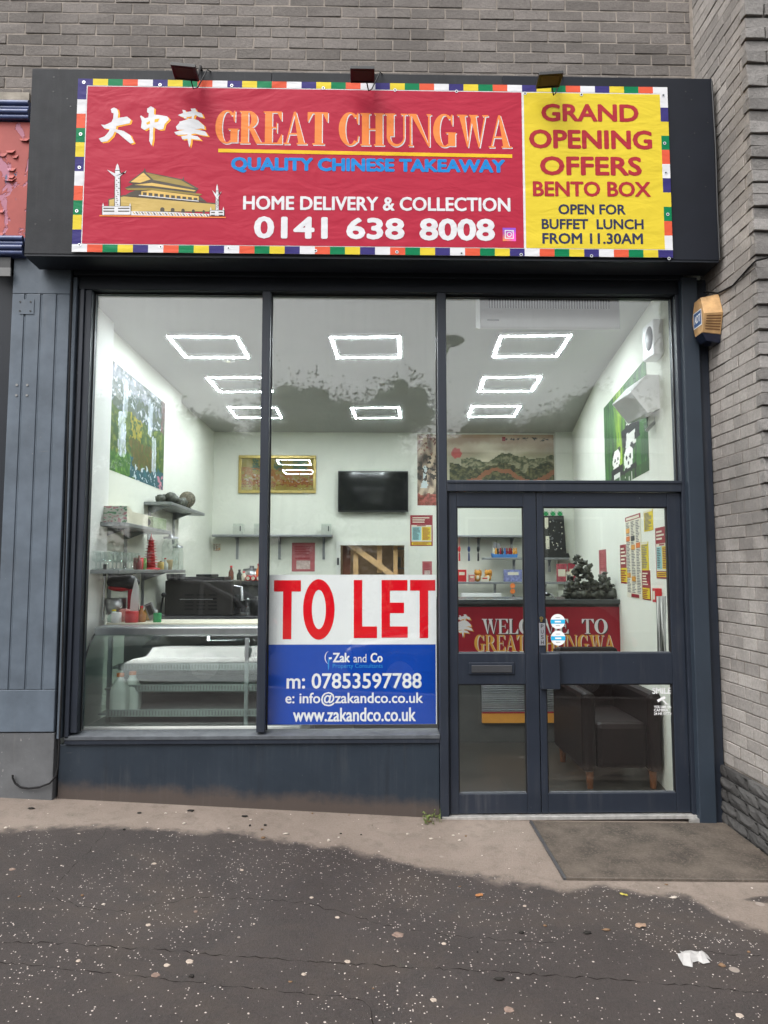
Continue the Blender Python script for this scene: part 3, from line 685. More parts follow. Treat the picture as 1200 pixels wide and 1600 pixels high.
# ---------------------------------------------------------------- sign box, banner, floodlights
SX0, SX1, SY, SZ0, SZ1 = -2.116, 2.186, -.30, 3.452, 4.664
sb = thing('signboard', (0, -.15, SZ0), 'dark grey plywood sign box carrying the red banner', 'signboard')
mb = MB(); mb.box(SX0, -.62, SY, -.095, SZ0+.012, SZ1, SIGNP); mb.box(-.619, .84, SY, -.095, SZ0+.012, SZ1, SIGNP); mb.box(.841, SX1, SY, -.095, SZ0+.012, SZ1, M('sign_navy_panel', (0.0085,0.0105,0.0165), .6, .2, var=.15, vs=4)); mb.build('sign_panel', sb, bevel=.003)
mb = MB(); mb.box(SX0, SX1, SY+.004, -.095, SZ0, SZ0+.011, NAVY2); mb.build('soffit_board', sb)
mb = MB(); mb.tube([(SX1-.004, SY-.004, SZ1-.02), (SX1+.004, SY-.004, 4.2), (SX1, SY-.004, 3.8), (SX1+.002, SY-.004, SZ0+.02)], .006, BLACK, 6); mb.build('edge_seal', sb)
rnd_ = random.Random(3)
for i in range(12):
    x = rnd_.choice([rnd_.uniform(SX0+.03,-1.86), rnd_.uniform(1.92,SX1-.03)]); mb = MB(); mb.lathe([(.005,SY-.0012),(.005,SY)], (x, 0, rnd_.uniform(SZ0+.05,SZ1-.05)), BLACK, 8, 'y'); mb.build('screw_head', sb)

BY = -.312
def FBn(u, v): p = F(u, v, BY); return p.x, p.z
def ban_mat(name, col, rough=.42):
    m, t, b = new_mat(name)
    b.inputs['Base Color'].default_value = (*col, 1); b.inputs['Roughness'].default_value = rough; b.inputs['Specular IOR Level'].default_value = .12
    # slack vinyl: long soft creases running from the eyelets
    co = objco(t, (1.1, 1, 2.0)); n1 = noise_tex(t, 1.6, 3, .55, co, 1.2)
    co2 = objco(t, (2.2, 1, 5.5)); n2 = noise_tex(t, 1.5, 2, .5, co2, 1.6)
    ad = N(t, 'ShaderNodeMath', operation='MULTIPLY_ADD'); t.links.new(n2, ad.inputs[0]); ad.inputs[1].default_value = .4; t.links.new(n1, ad.inputs[2])
    bump(t, b, ad.outputs[0], .20, .05)
    return m
BRED = ban_mat('banner_red', (0.37,0.019,0.044)); BYEL = ban_mat('banner_yellow', (0.62,0.48,0.035)); BWHT = ban_mat('banner_white', (.62,.62,.64))
BGRN = ban_mat('banner_green', hx(0,112,70)); BORG = ban_mat('banner_orange', hx(205,84,58)); BPUR = ban_mat('banner_purple', hx(52,46,106))
BLET = ban_mat('banner_orange_letters', hx(222,128,66)); BBLU = ban_mat('banner_blue_letters', hx(22,122,190)); BRDL = ban_mat('banner_red_letters', hx(158,42,52)); BINK = ban_mat('banner_dark_letters', hx(44,48,76))
BLIN = ban_mat('banner_line', hx(218,176,40)); BGLD = ban_mat('banner_gold', hx(206,172,100)); BOLV = ban_mat('banner_olive', hx(142,124,70)); BSHD = ban_mat('banner_outline', hx(84,78,70)); BSHAD = ban_mat('banner_lettershade', hx(240,166,50))
bx0, bx1 = -1.808, 1.893; bz0, bz1 = 3.479, 4.548
(ax_, az_), (cx_, cz_) = FBn(123,123), FBn(1052,405)
bx0, bz1 = FBn(122,123); bx1 = FBn(1047,270)[0]; bz0 = FBn(590,398)[1]
bn = MB(); pl = front(BY); BW = .052
ix0, ix1, iz0, iz1 = bx0+BW*1.05, bx1-BW*.95, bz0+BW, bz1-BW*.95
# cloth with a real hem thickness
bn.box(bx0, bx1, BY, BY+.004, bz0, bz1, BWHT)
seq = [BPUR, BYEL, BGRN, BORG, BWHT]
n = 40
for i in range(n):
    a, b = bx0+(bx1-bx0)*i/n, bx0+(bx1-bx0)*(i+1)/n
    bn.R(pl, a, b, iz1+.006, bz1, .0008, seq[i % 5])
    bn.R(pl, a, b, bz0, iz0-.004, .0008, [BWHT, BORG, BGRN, BYEL, BPUR][i % 5])
n = 11
for i in range(n):
    a, b = iz0-.004+(iz1+.006-iz0+.004)*i/n, iz0-.004+(iz1+.006-iz0+.004)*(i+1)/n
    bn.R(pl, bx0, ix0, a, b, .0009, [BPUR, BYEL, BGRN, BORG, BWHT][i % 5])
    bn.R(pl, ix1, bx1, a, b, .0009, [BWHT, BORG, BGRN, BYEL, BPUR][i % 5])
xm = FBn(818,270)[0]
def gridrect(mb, x0, x1, z0, z1, c, mat, st=.08):
    nx, nz = max(1, round((x1-x0)/st)), max(1, round((z1-z0)/st))
    for i in range(nx):
        for j in range(nz): mb.R(pl, x0+(x1-x0)*i/nx, x0+(x1-x0)*(i+1)/nx, z0+(z1-z0)*j/nz, z0+(z1-z0)*(j+1)/nz, c, mat)
bn.R(pl, ix0+.006, xm-.006, iz0, iz1, .0009, BRED); bn.R(pl, xm+.008, ix1, iz0, iz1, .0009, BYEL)
def word(txt, u0, u1, vt, vb, mat, bold=.03, c=.0020, tilt_v=0.0, space=1.0):
    """lettering between sighted left/right ends; vt/vb top and bottom at its left end"""
    x0, z1 = FBn(u0, vt); _, z0 = FBn(u0, vb); x1 = FBn(u1, vt)[0]
    zr = FBn(u1, vb+tilt_v)[1]
    bn.T(pl, txt, x0, x1, z0, z1, c, mat, bold, space, zr-z0)
def sword(txt, u0, u1, vt, vb, mat, c, dv, dx=0.0, dz=0.0, T=.235):
    x0, z1 = FBn(u0, vt); _, z0 = FBn(u0, vb); x1 = FBn(u1, vt)[0]; zr = FBn(u1, vb+dv)[1]
    serif_word(bn, pl, txt, x0+dx, x1+dx, z0+dz, z1+dz, c, mat, T, tilt=zr-z0)
for dx, dz, mat, c in ((.006,-.006,BWHT,.0016), (0,0,BLET,.0026)): sword('GREAT CHUNGWA', 337, 798, 173, 224, mat, c, 7.5, dx, dz)
x0, z0 = FBn(341,232.7); x1, z1 = FBn(800,241.5); bn.P(pl, [(x0,z0-.023),(x1,z1-.023),(x1,z1),(x0,z0)], .0022, BLIN)
word('QUALITY CHINESE TAKEAWAY', 361, 789, 245.5, 270, BBLU, .05, tilt_v=4)
word('HOME DELIVERY & COLLECTION', 380, 797, 306, 328, BWHT, .03, tilt_v=3)
word('0141', 397, 512, 338, 373, BWHT, .045, tilt_v=1); word('638', 541, 632, 340, 374, BWHT, .045, tilt_v=1); word('8008', 655, 773, 341, 376, BWHT, .045, tilt_v=1)
word('GRAND', 845, 997, 162, 190, BRDL, .04, tilt_v=1); word('OPENING', 826, 1018, 202, 232, BRDL, .04, tilt_v=2); word('OFFERS', 843, 1002, 244, 274, BRDL, .04, tilt_v=1)
word('BENTO BOX', 832, 1016, 283, 307, BRDL, .035, tilt_v=1); word('OPEN FOR', 872, 977, 319, 335, BINK, .03, tilt_v=.5); word('BUFFET  LUNCH', 846, 1005, 342, 358, BINK, .03, tilt_v=.5); word('FROM 11.30AM', 847, 1004, 364, 381, BINK, .03, tilt_v=.5)
# camera badge of the photo-sharing kind
x0, z1 = FBn(785,356); x1, z0 = FBn(806,377); xc, zc, r = (x0+x1)/2, (z0+z1)/2, (x1-x0)/2
for j in range(6):
    for i in range(6):
        a, b_ = (i+.5)/6, (j+.5)/6; col = lin((min(1,.45+.5*a*(1-b_)+.4*(1-b_)), .25+.45*max(0,.6-b_)*(1.2-a), .75-.55*(1-b_)*(1-a)))
        nm = 'badge_%d_%d' % (i, j)
        bn.R(pl, x0+(x1-x0)*i/6, x0+(x1-x0)*(i+1)/6, z0+(z1-z0)*j/6, z0+(z1-z0)*(j+1)/6, .0019, PRINT, col)
bn.ring(pl, xc, zc, r*.27, r*.40, .0026, BWHT); bn.O(pl, xc+r*.42, zc+r*.42, r*.09, r*.09, .0026, BWHT, 10)
q = r*.68
for a in ((-q,q,q-.006,q),(-q,q,-q,-q+.006),(-q,-q+.006,-q+.006,q-.006),(q-.006,q,-q+.006,q-.006)): bn.R(pl, xc+a[0], xc+a[1], zc+a[2], zc+a[3], .0026, BWHT)
# brush characters and the gate drawing (sign units: 1200 px crop of the artwork)
def art(x, y): return FBn(140+x/5.4545, 150+y/5.4545)
for k in HAN:
    for i, p in enumerate(HAN[k]):
        bn.P(pl, [art(x+14, y+9) for x, y in p][::-1], .0014+.00003*i, BSHAD); bn.P(pl, [art(x, y) for x, y in p][::-1], .0022+.00003*i, BWHT)
for p in ([(482,232),(512,215),(515,238),(490,247)], [(555,200),(597,195),(582,222),(552,228)]): bn.P(pl, [art(x, y) for x, y in p][::-1], .0027, BSHAD)
def dr_(p, mat, c): 
    pts = [art(x, y) for x, y in p]
    ar = sum(pts[i][0]*pts[(i+1) % len(pts)][1]-pts[(i+1) % len(pts)][0]*pts[i][1] for i in range(len(pts)))
    bn.P(pl, pts if ar > 0 else pts[::-1], c, mat)
BMUT = ban_mat('banner_tan', hx(186,160,96))
dr_([(160,880),(290,845),(1080,915),(1080,990),(330,990),(160,950)], BSHD, .0014); dr_([(168,888),(290,858),(1072,924),(1072,985),(330,985),(168,945)], BMUT, .0018)
dr_([(340,825),(430,790),(930,850),(1000,905),(300,850)], BSHD, .0019)
dr_([(330,738),(460,640),(470,615),(480,650),(790,712),(800,690),(806,720),(935,795),(900,800),(540,735),(370,750)], BSHD, .0020)
dr_([(350,735),(458,655),(520,712),(430,742)], BGLD, .0023); dr_([(478,655),(780,720),(900,788),(545,718)], BOLV, .0023)
dr_([(300,785),(370,752),(540,735),(920,800),(900,830),(400,800)], BSHD, .0021); dr_([(380,760),(530,742),(905,806),(890,815),(530,768)], BGLD, .0024)
dr_([(300,790),(520,785),(960,838),(940,850),(520,805),(330,805)], BOLV, .0025); dr_([(440,815),(530,806),(930,856),(930,890),(440,850)], BGLD, .0026)
for i in range(10):
    x = 455+i*48; y = 822+i*5.2; dr_([(x,y),(x+32,y+3),(x+32,y+30),(x,y+27)], BSHD, .0028)
dr_([(420,845),(930,895),(930,902),(420,852)], BWHT, .0029)
for i in range(5):
    x, y = 620+i*88, 968+i*4; rr = 18-2*i; dr_([(x-rr,y+25)]+[(x+rr*cos(a), y-rr*sin(a)) for a in [pi-k*pi/8 for k in range(9)]]+[(x+rr,y+25)], BSHD, .0022)
def pillar(x, y0, y1, w, wing):
    dr_([(x-w*1.25,y1),(x-w*1.1,y0),(x+w*1.1,y0),(x+w*1.25,y1)], BSHD, .0030); dr_([(x-w,y1),(x-w*.85,y0),(x+w*.85,y0),(x+w,y1)], BWHT, .0034)
    dr_([(x-wing,y0-10),(x-w,y0+22),(x+wing*.75,y0+18),(x+wing*.85,y0-2),(x+w,y0+48),(x-w,y0+50),(x-wing*.6,y0+25)], BWHT, .0035)
    dr_([(x-w*.9,y0),(x-w*.5,y0-40),(x,y0-62),(x+w*.5,y0-40),(x+w*.9,y0)], BWHT, .0036); dr_([(x-w,y0-6),(x+w,y0-6),(x+w,y0),(x-w,y0)], BSHD, .0038)
    rr = random.Random(int(x))
    for k in range(14): 
        yy = y0+60+(y1-y0-70)*k/14; xx = x+rr.uniform(-.6,.6)*w; dr_([(xx,yy),(xx+w*.5,yy+6),(xx+w*.35,yy+10),(xx-4,yy+5)], BSHD, .0038)
pillar(238, 640, 950, 22, 90); pillar(1087, 815, 985, 12, 42)
for x0_, x1_, y0_, y1_ in ((105,355,940,1018), (1022,1150,975,1025)):
    dr_([(x0_,y0_),(x1_,y0_),(x1_,y1_),(x0_,y1_)], BSHD, .0036); dr_([(x0_+5,y0_+4),(x1_-5,y0_+4),(x1_-5,y1_-3),(x0_+5,y1_-3)], BWHT, .0039)
    m_ = (x0_+x1_)/2
    for aa, bb in ((x0_+14, m_-18), (m_+14, x1_-14)):
        for yy in (y0_+16, y0_+40): dr_([(aa,yy),(bb,yy),(bb,yy+10),(aa,yy+10)], BSHD, .0041)
    for xx in (x0_+4, m_-8, x1_-16): dr_([(xx,y0_),(xx+7,y0_-28),(xx+14,y0_)], BWHT, .0040)
dr_([(85,1016),(1160,1032),(1160,1042),(85,1028)], BLET, .0030)
rr = random.Random(5); dr_([(350,985),(640,990),(1020,1008),(1020,1030),(350,1018)], BWHT, .0028)
for i in range(26):
    x = 365+i*25; y = 990+i*.9; dr_([(x,y),(x+8,y-3),(x+26,y+18),(x+16,y+20)], BSHD if i % 2 else BMUT, .0031)
# eyelets
for i, (u, v) in enumerate([(131,129),(250,133),(362,134),(505,138),(617,141),(713,143),(820,146),(908,148),(1036,149),(124,383),(251,386),(357,388),(493,392),(620,394),(721,396),(814,398),(924,400),(1045,404),(126,210),(120,330),(1038,224),(1040,270),(1043,335),(124,262)]):
    x, z = FBn(u, v); bn.ring(pl, x, z, .0, .006, .0030, INK, 8); bn.ring(pl, x, z, .006, .010, .0031, STEEL, 12)
label(bn.build('banner'), 'red and yellow takeaway banner with bunting border on the sign box', 'banner')

LENS = M('lamp_lens', (.055,.045,.042), .55, .15, var=.1); LENS2 = M('lamp_lens_amber', (.09,.075,.045), .55, .15, var=.1)
for (u, v, tl, tx, lm) in ((289,112,.10,'leftmost of three black floodlights along the sign top',LENS), (566,116,0,'middle of three black floodlights along the sign top',LENS), (858,124,-.10,'rightmost of three black floodlights along the sign top, amber lens',LENS2)):
    p = F(u, v, -.44); fl = thing('floodlight', (p.x, p.y, p.z), tx, 'floodlight', 'floodlights on the sign box')
    mt = Matrix.Translation(p) @ Matrix.Rotation(tl*.5, 4, 'Z') @ Matrix.Rotation(tl*.5, 4, 'Y') @ Matrix.Rotation(radians(-2), 4, 'X')
    k = .64
    def bx(x0,x1,y0,y1,z0,z1,mat,mb): mb.box(x0*k,x1*k,y0*k,y1*k,z0*k,z1*k,mat,mtx=mt)
    mb = MB(); bx(-.105,.105,-.085,.085,-.012,.012,BLACK,mb)
    bx(-.115,.115,-.095,-.080,-.020,.012,BLACK,mb); bx(-.115,.115,.080,.095,-.020,.012,BLACK,mb); bx(-.115,-.1,-.080,.080,-.020,.012,BLACK,mb); bx(.1,.115,-.080,.080,-.020,.012,BLACK,mb)
    for i in range(7): bx(-.09+.028*i,-.08+.028*i,-.07,.07,.012,.035,BLACK,mb)
    mb.build('housing', fl, bevel=.002)
    mb = MB(); bx(-.088,.088,-.068,.068,-.016,-.0125,lm,mb); mb.build('lens', fl)
    mb = MB(); q0 = mt @ Vector((0.05,.06,.02)); mb.tube([q0, (q0.x+.01, -.36, q0.z+.02), (q0.x+.01, -.30, SZ1+.03), (q0.x+.01,-.22,SZ1+.012)], .009, BLACK, 6)
    mb.box(q0.x-.03, q0.x+.05, -.27, -.17, SZ1+.001, SZ1+.012, BLACK); mb.build('bracket', fl)
    mb = MB(); mb.tube([mt @ Vector((.04*k,.08*k,-.01)), mt @ Vector((.06*k,.12*k,-.05)), mt @ Vector((.09*k,.16*k,-.02)), (q0.x+.06,-.33,SZ1-.012), (q0.x+.08,-.28,SZ1+.006)], .004, BLACK, 6); mb.build('cord', fl)

# alarm box on the side wall
ab = thing('alarm_box', (2.16, -.14, 3.15), 'hexagonal tan alarm box on the side wall beside the sign', 'alarm box')
TAN = M('weathered_tan_plastic', (.48,.29,.13), .55, .4, var=.3, vs=16, bm=.1)
TAND = M('alarm_louvre_shade', (.16,.075,.03), .6, .3, var=.2)
mb = MB(); ayc, azc = -.17, 3.115
hexp = [(-.055,.165),(.055,.165),(.105,.03),(.06,-.10),(-.06,-.10),(-.105,.03)]
fr_ = [(2.10, ayc+p*.82, azc+q*.86) for p, q in hexp]; bk = [(2.215, ayc+p*.9, azc+q) for p, q in hexp]
mb.add(fr_+bk, [(0,1,2,3,4,5)]+[(i, 6+i, 6+(i+1) % 6, (i+1) % 6) for i in range(6)], TAN); hb = mb.build('housing', ab, bevel=.004)
mb = MB(); mb.add([(2.10, ayc+.05, azc-.087),(2.10,ayc-.05,azc-.087),(2.215,ayc-.055,azc-.101),(2.215,ayc+.055,azc-.101),(2.13,ayc+.04,azc-.135),(2.13,ayc-.04,azc-.135),(2.215,ayc-.042,azc-.15),(2.215,ayc+.042,azc-.15)],
    [(0,1,5,4),(1,2,6,5),(2,3,7,6),(3,0,4,7),(4,5,6,7)], M('blue_black_lens', (.008,.012,.03), .2, .6, var=.05)); mb.build('strobe_lens', ab)
# louvres on the facet that looks towards the street
mb = MB()
for k in range(6):
    t_ = .12+k*.14; y = ayc-.086-(.0)*t_
    a0 = Vector(fr_[5]).lerp(Vector(fr_[4]), t_*.92); b0 = Vector(bk[5]).lerp(Vector(bk[4]), t_*.92); a1 = Vector(fr_[5]).lerp(Vector(fr_[4]), t_*.92+.055); b1 = Vector(bk[5]).lerp(Vector(bk[4]), t_*.92+.055)
    o_ = Vector((0,-.0012,-.0006)); s0 = a0.lerp(b0,.14)
    mb.poly([a0.lerp(b0,.14)+o_, a0.lerp(b0,.94)+o_, a1.lerp(b1,.94)+o_, a1.lerp(b1,.14)+o_], TAND)
mb.build('louvre', ab)
pl2 = Pl((2.10, ayc, azc+.01), (0,-1,0), (0,0,1), (-1,0,0)); mb = MB()
mb.R(pl2, -.058, .052, -.045, .060, .0012, CLEAR_STICK); mb.R(pl2, -.052, .046, -.038, .053, .0018, M('badge_blue', (.03,.09,.24), .4, .5, var=.1)); mb.T(pl2, 'ADT', -.044, .038, -.016, .034, .0024, CLEAR_STICK, .03)
mb.build('badge', ab)
mb = MB(); cp = [FX(1040-8,456,2.0)] ; pts = [F(1060,452,-.10), F(1100,456,-.10), FX(1122,458,2.212), FX(1145,446,2.212), FX(1170,418,2.212), FX(1181,407,2.212), FX(1200,402,2.212)]
mb.tube(pts[1:], .006, RUBBER, 6); label(mb.build('cable'), 'black cable sagging across the side wall above the alarm box', 'cable')

# ================================================================ neighbour at the left edge
nb = thing('peeling_sign', (-2.4, -.1, 3.6), 'peeling red painted fascia of the neighbouring shop at left', 'signboard')
def peel_mat():
    m, t, b = new_mat('peeling_red_paint'); co = objco(t, (2, 1, 1))
    c = mixc(t, ramp(t, noise_tex(t, 4, 5, .6, objco(t)), .3, .7), (0.27,0.040,0.034), (0.38,0.068,0.055))
    p = ramp(t, noise_tex(t, 5.5, 5, .6, objco(t, (1.2, 1, .7)), .8), .56, .575); c = mixc(t, p, c, (0.36,0.13,0.19))
    p2 = ramp(t, noise_tex(t, 7, 5, .65, objco(t, (2.2, 1, .5)), .5), .63, .64); c = mixc(t, p2, c, (0.11,0.13,0.23))
    t.links.new(c, b.inputs['Base Color']); b.inputs['Roughness'].default_value = .65
    h = N(t, 'ShaderNodeMath', operation='ADD'); t.links.new(p, h.inputs[0]); t.links.new(p2, h.inputs[1]); h2 = N(t, 'ShaderNodeMath', operation='MULTIPLY'); t.links.new(h.outputs[0], h2.inputs[0]); h2.inputs[1].default_value = -1
    bump(t, b, h2.outputs[0], .8, .006); return m
PEEL = peel_mat(); BLUM = M('blue_moulding_paint', (0.06,0.085,0.20), .4, .5, var=.35, vs=9)
mb = MB(); mb.box(-4.6, -2.215, -.10, .004, 3.62, 4.44, PEEL); mb.build('board', nb)
rr = random.Random(11)
for i in range(9):       # curling flakes of paint
    x, z, l = rr.uniform(-2.40,-2.24), rr.uniform(3.68,4.35), rr.uniform(.04,.09); s_ = rr.uniform(.006,.02); mb = MB()
    mb.poly([(x-l*.5,-.101,z),(x+l*.5,-.101,z+.006),(x+l*.25,-.101-s_,z-.022),(x-l*.3,-.101-s_*.7,z-.018)], PEEL); mb.build('paint_flake', nb)
for z0, rows in ((4.445, 4), (3.535, 4)):
    mb = MB()
    for i in range(rows): mb.tube([(-4.6, -.115-.012*(i % 2), z0+.018+i*.030), (-2.214, -.115-.012*(i % 2), z0+.018+i*.030)], .017, BLUM, 10)
    mb.box(-4.6, -2.214, -.105, .004, z0, z0+rows*.030+.004, BLUM); mb.build('moulding', nb)
mb = MB(); mb.box(-4.6, -2.213, -.13, .004, 4.572, 4.625, M('stone_coping', (.30,.27,.23), .9, .2, var=.3, vs=9, bm=.4)); mb.build('coping', nb)
ns = thing('shopfront', (-3.2, .1, .2), 'dark neighbouring shop window with white strips at left edge', 'shopfront')
mb = MB(); mb.box(-5.0, -2.452, .10, .12, .2, 3.55, BLACK); mb.build('window_pane', ns)
mb = MB(); mb.box(-4.6, -2.30, -.10, .05, 3.46, 3.53, BLACK); mb.box(-4.9, -2.40, .05, .09, 3.31, 3.335, WHITEP); mb.box(-4.9, -2.40, .05, .09, 2.93, 2.955, WHITEP); mb.box(-4.9, -2.40, .05, .09, 2.56, 2.585, WHITEP); mb.build('window_frame', ns)
mb = MB(); mb.box(-2.40, -2.29, -.115, -.101, 3.40, 3.455, M('grey_bracket', (.14,.14,.14), .5, .4)); mb.build('bracket', ns)
# walls carrying on out of the picture: the neighbour and the building above stay one terrace
mb = MB(); mb.box(-9, -2.46, .13, .3, -.5, 4.6, MORTAR2); struct(mb.build('neighbour_wall'))

# ================================================================ inside the shop
YB = 5.55; ZC = 3.51; XL = -2.12
FLOORM = M('shop_floor_vinyl', (.036,.034,.029), .35, .5, var=.2, vs=4)
mb = MB(); mb.poly([(-2.6,.075,.0),(3.8,.075,.0),(3.8,9.2,.0),(-2.6,9.2,.0)], FLOORM); struct(mb.build('shop_floor'))
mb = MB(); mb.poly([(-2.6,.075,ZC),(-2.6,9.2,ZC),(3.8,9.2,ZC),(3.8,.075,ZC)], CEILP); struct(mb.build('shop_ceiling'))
mb = MB(); mb.box(XL-.15, XL, .075, FX(282,700,XL).y, 0, ZC, WALLP); mb.box(-2.50, -2.225, FX(282,700,XL).y-.14, YB+.1, 0, ZC, WALLP); mb.box(XL, XL+.07, .075, 1.05, 0, ZC, M('pier_paint_lit', (.86,.86,.82), .6, .3, var=.02)); struct(mb.build('shop_left_wall'))  # front pier coloured paler than the wall, standing in for window light on it
mb = MB(); rp = [(rwx(.075),.075),(rwx(2.8),2.8),(2.95,YB+.1),(3.2,YB+.1),(rwx(2.8)+.2,2.8),(rwx(.075)+.2,.075)]
mb.add([(x,y,0) for x,y in rp]+[(x,y,ZC) for x,y in rp], [(k,6+k,6+(k+1)%6,(k+1)%6) for k in range(6)], WALLP); struct(mb.build('shop_right_wall'))
hL, hR, hT = F(532,860,YB).x, F(632,860,YB).x, F(580,852,YB).z
mb = MB(); mb.box(-2.5, hL, YB, YB+.12, 0, ZC, WALLP); mb.box(hL, hR, YB, YB+.12, hT, ZC, WALLP); mb.box(hR, 3.5, YB, YB+.12, 0, ZC, WALLP)
cA, cB = F(893,600,YB).x, F(912,600,YB).x
mb.box(cA-.28, cA+.25, YB-.10, YB-.0005, 0, ZC, WALLP)
struct(mb.build('shop_back_wall'))
mb = MB(); mb.box(-2.6, 3.8, 9.1, 9.2, 0, ZC, M('store_room_wall', (.42,.30,.18), .8, .2, var=.3, vs=2)); struct(mb.build('store_room_wall'))
mb = MB(); mb.box(XL-.15, 2.3, .03, .074, GT+.09, 4.0, WALLP); struct(mb.build('shop_front_wall'))

# LED frames on the ceiling
LED = emit('led_strip', (0.88, 0.96, 1.0), 76.0)
def yaw_of(a, b): return atan2(b[1]-a[1], b[0]-a[0])
LIGHTS = [((261,525),(370,526),(389,559.5),(290,559),'left column, nearest the window'), ((315,590),(412,590),(437,612.5),(338,613),'left column, middle'), ((354,635),(433,635),(441,655),(369,654),'left column, farthest back'),
          ((516,526),(625,525),(625,559),(528,560),'middle column, near the window'), ((549,636),(627,635),(626,654),(553,655),'middle column, far back'),
          ((784,525),(893,523),(870,557),(768,558),'right column, nearest the window'), ((756,589),(848,587.7),(830,611.7),(747,612.7),'right column, middle'), ((738,634),(815,633),(802,652),(730,652.5),'right column, farthest back')]
proto = None
for L4 in LIGHTS:
    q = [FZ(u, v, ZC-.03) for u, v in L4[:4]]; c = sum(q, Vector())/4; ang = yaw_of((q[0]+q[3])/2, (q[1]+q[2])/2)
    tx = 'square white LED frame light on the shop ceiling, '+L4[4]
    if proto is None:
        proto = thing('ceiling_light', (0,0,0), tx, 'ceiling light', 'LED frame lights on the shop ceiling'); h = .30; b_ = .016
        mb = MB(); mb.box(-h,h,-h,-h+.03,0,.028,WPLAS); mb.box(-h,h,h-.03,h,0,.028,WPLAS); mb.box(-h,-h+.03,-h+.03,h-.03,0,.028,WPLAS); mb.box(h-.03,h,-h+.03,h-.03,0,.028,WPLAS); mb.build('frame', proto)
        mb = MB(); e0, e1 = h-.024, h-.004; mb.box(-e1,e1,-e1,-e0,-.001,-.0003,LED); mb.box(-e1,e1,e0,e1,-.001,-.0003,LED); mb.box(-e1,-e0,-e0,e0,-.001,-.0003,LED); mb.box(e0,e1,-e0,e0,-.001,-.0003,LED); mb.build('light_strip', proto)
        o = proto
    else: o = copy_tree(proto)
    o['label'] = tx; o.location = (c.x, c.y, ZC-.03); o.rotation_euler = (0, 0, ang)

# ---- pictures: painted by small functions of (s,t)
def nz(x, y, k=0.0): return noise.noise(Vector((x, y, k)))
def lerp3(a, b, f): return tuple(p+(q-p)*f for p, q in zip(a, b))
def waterfall(s, t):
    s0 = s; s, t = s+.02*nz(s*5, t*7, 11)+.015*nz(s*25, t*25, 12), t+.06*nz(s*6, t*5, 13)+.04*nz(s*26, t*20, 14)
    n = nz(s*7, t*7)+.5*nz(s*15, t*15, 1); n2 = nz(s*22, t*16, 3)+.6*nz(s*50, t*38, 5); n3 = nz(s*60, t*4, 7)
    if t > .62:
        c = lerp3((.56,.58,.62), (.30,.36,.32), min(1, max(0, .5+n*1.4))); 
        if n2 > .25: c = lerp3(c, (.85,.86,.90), .7)
        if t < .82 and n < -.1: c = (.36,.40,.34)
        if s > .92: c = lerp3(c, (.45,.24,.22), .5+.4*n2)
    elif t > .20: c = lerp3((.20,.32,.14), (.42,.48,.18), min(1, max(0, .5+n2*1.2)))
    else: c = (.16,.36,.40) if s > .45+n*.15 else lerp3((.16,.36,.10), (.40,.58,.22), .5+n2)
    if .30 < t < .62 and .42 < s < .6 and n2 > -.1: c = (.62,.58,.16)
    if .14 < t < .40 and abs(s-.62+n*.1) < .17: c = lerp3((.40,.34,.14), (.30,.36,.12), .5+n2)
    for cx, wd, tp in ((.30,.075,.60), (.80,.06,.55), (.34,.05,.9), (.74,.06,.86)):
        if abs(s0-cx-nz(t*3, cx*9)*.03) < wd*(.55+.5*abs(n3)) and (.17 < t < tp if tp < .7 else .55 < t < tp): c = lerp3(c, (.84,.87,.92), .55+.45*min(1, max(0, .4+n3*1.6)))
    if t < .17 and s > .45 and n2 > .3: c = (.75,.80,.82)
    if t < .16 and s > .88 and n2 > .1: c = (.78,.52,.58)
    if t < .25 and s < .12 and n > -.1: c = (.80,.82,.80)
    return tuple(q*(.86+.28*abs(n2)) for q in c)
def mountains(s, t):
    s, t = s+.012*nz(s*14, t*7, 11)+.005*nz(s*50, t*20, 12), t+.04*nz(s*14, t*5, 13)+.02*nz(s*44, t*18, 14)
    n = nz(s*9, t*6)+.5*nz(s*24, t*15, 4); n2 = nz(s*30, t*20, 3)+.6*nz(s*75, t*40, 6); c = lerp3((.66,.64,.54), (.70,.56,.46), max(0, min(1, t*3-2)))
    c = lerp3(c, (.84,.80,.70), max(0, min(1, .3+nz(s*5, t*9, 5)*1.3)))
    if (s-.27)**2*5.6+(t-.74)**2 < .0045: return (.74,.36,.34)
    r1 = .68+.14*nz(s*5.5, 0, 2)+.04*nz(s*20, 1); 
    if t < r1 and t > r1-.26 and s > .3: c = lerp3((.28,.31,.21), (.60,.58,.46), min(1, max(0, .4+n2*1.3+(r1-t)*2.0)))
    r2 = .55+.20*nz(s*6+4, 0, 8)+.05*nz(s*24, 4)
    if t < r2 and s > .22: c = lerp3((.17,.20,.12), (.42,.41,.26), min(1, max(0, .45+n2*1.4)))
    if abs(t-(.42+.08*sin(s*14))) < .03 and s > .34: c = (.56,.36,.24)
    if t < .10+.05*n and s > .25: c = lerp3((.44,.26,.18), (.25,.22,.12), .5+n2)
    if s < .135:
        c = lerp3((.80,.72,.62), (.40,.34,.30), min(1, max(0, .4+nz(s*30, t*7, 9)*1.5)))
        if .25 < t < .55 and abs(s-.05+n*.02) < .016: c = (.80,.84,.84)
        if t < .16 or (n2 > .22 and t > .7): c = lerp3((.70,.36,.32), (.44,.24,.18), .5+n2)
        if t > .35 and t < .7 and n2 > .1: c = (.26,.24,.22)
    elif s < .33 and abs(t-.22+.4*(s-.2)) < .03 and n2 > 0: c = (.88,.88,.86)
    return c
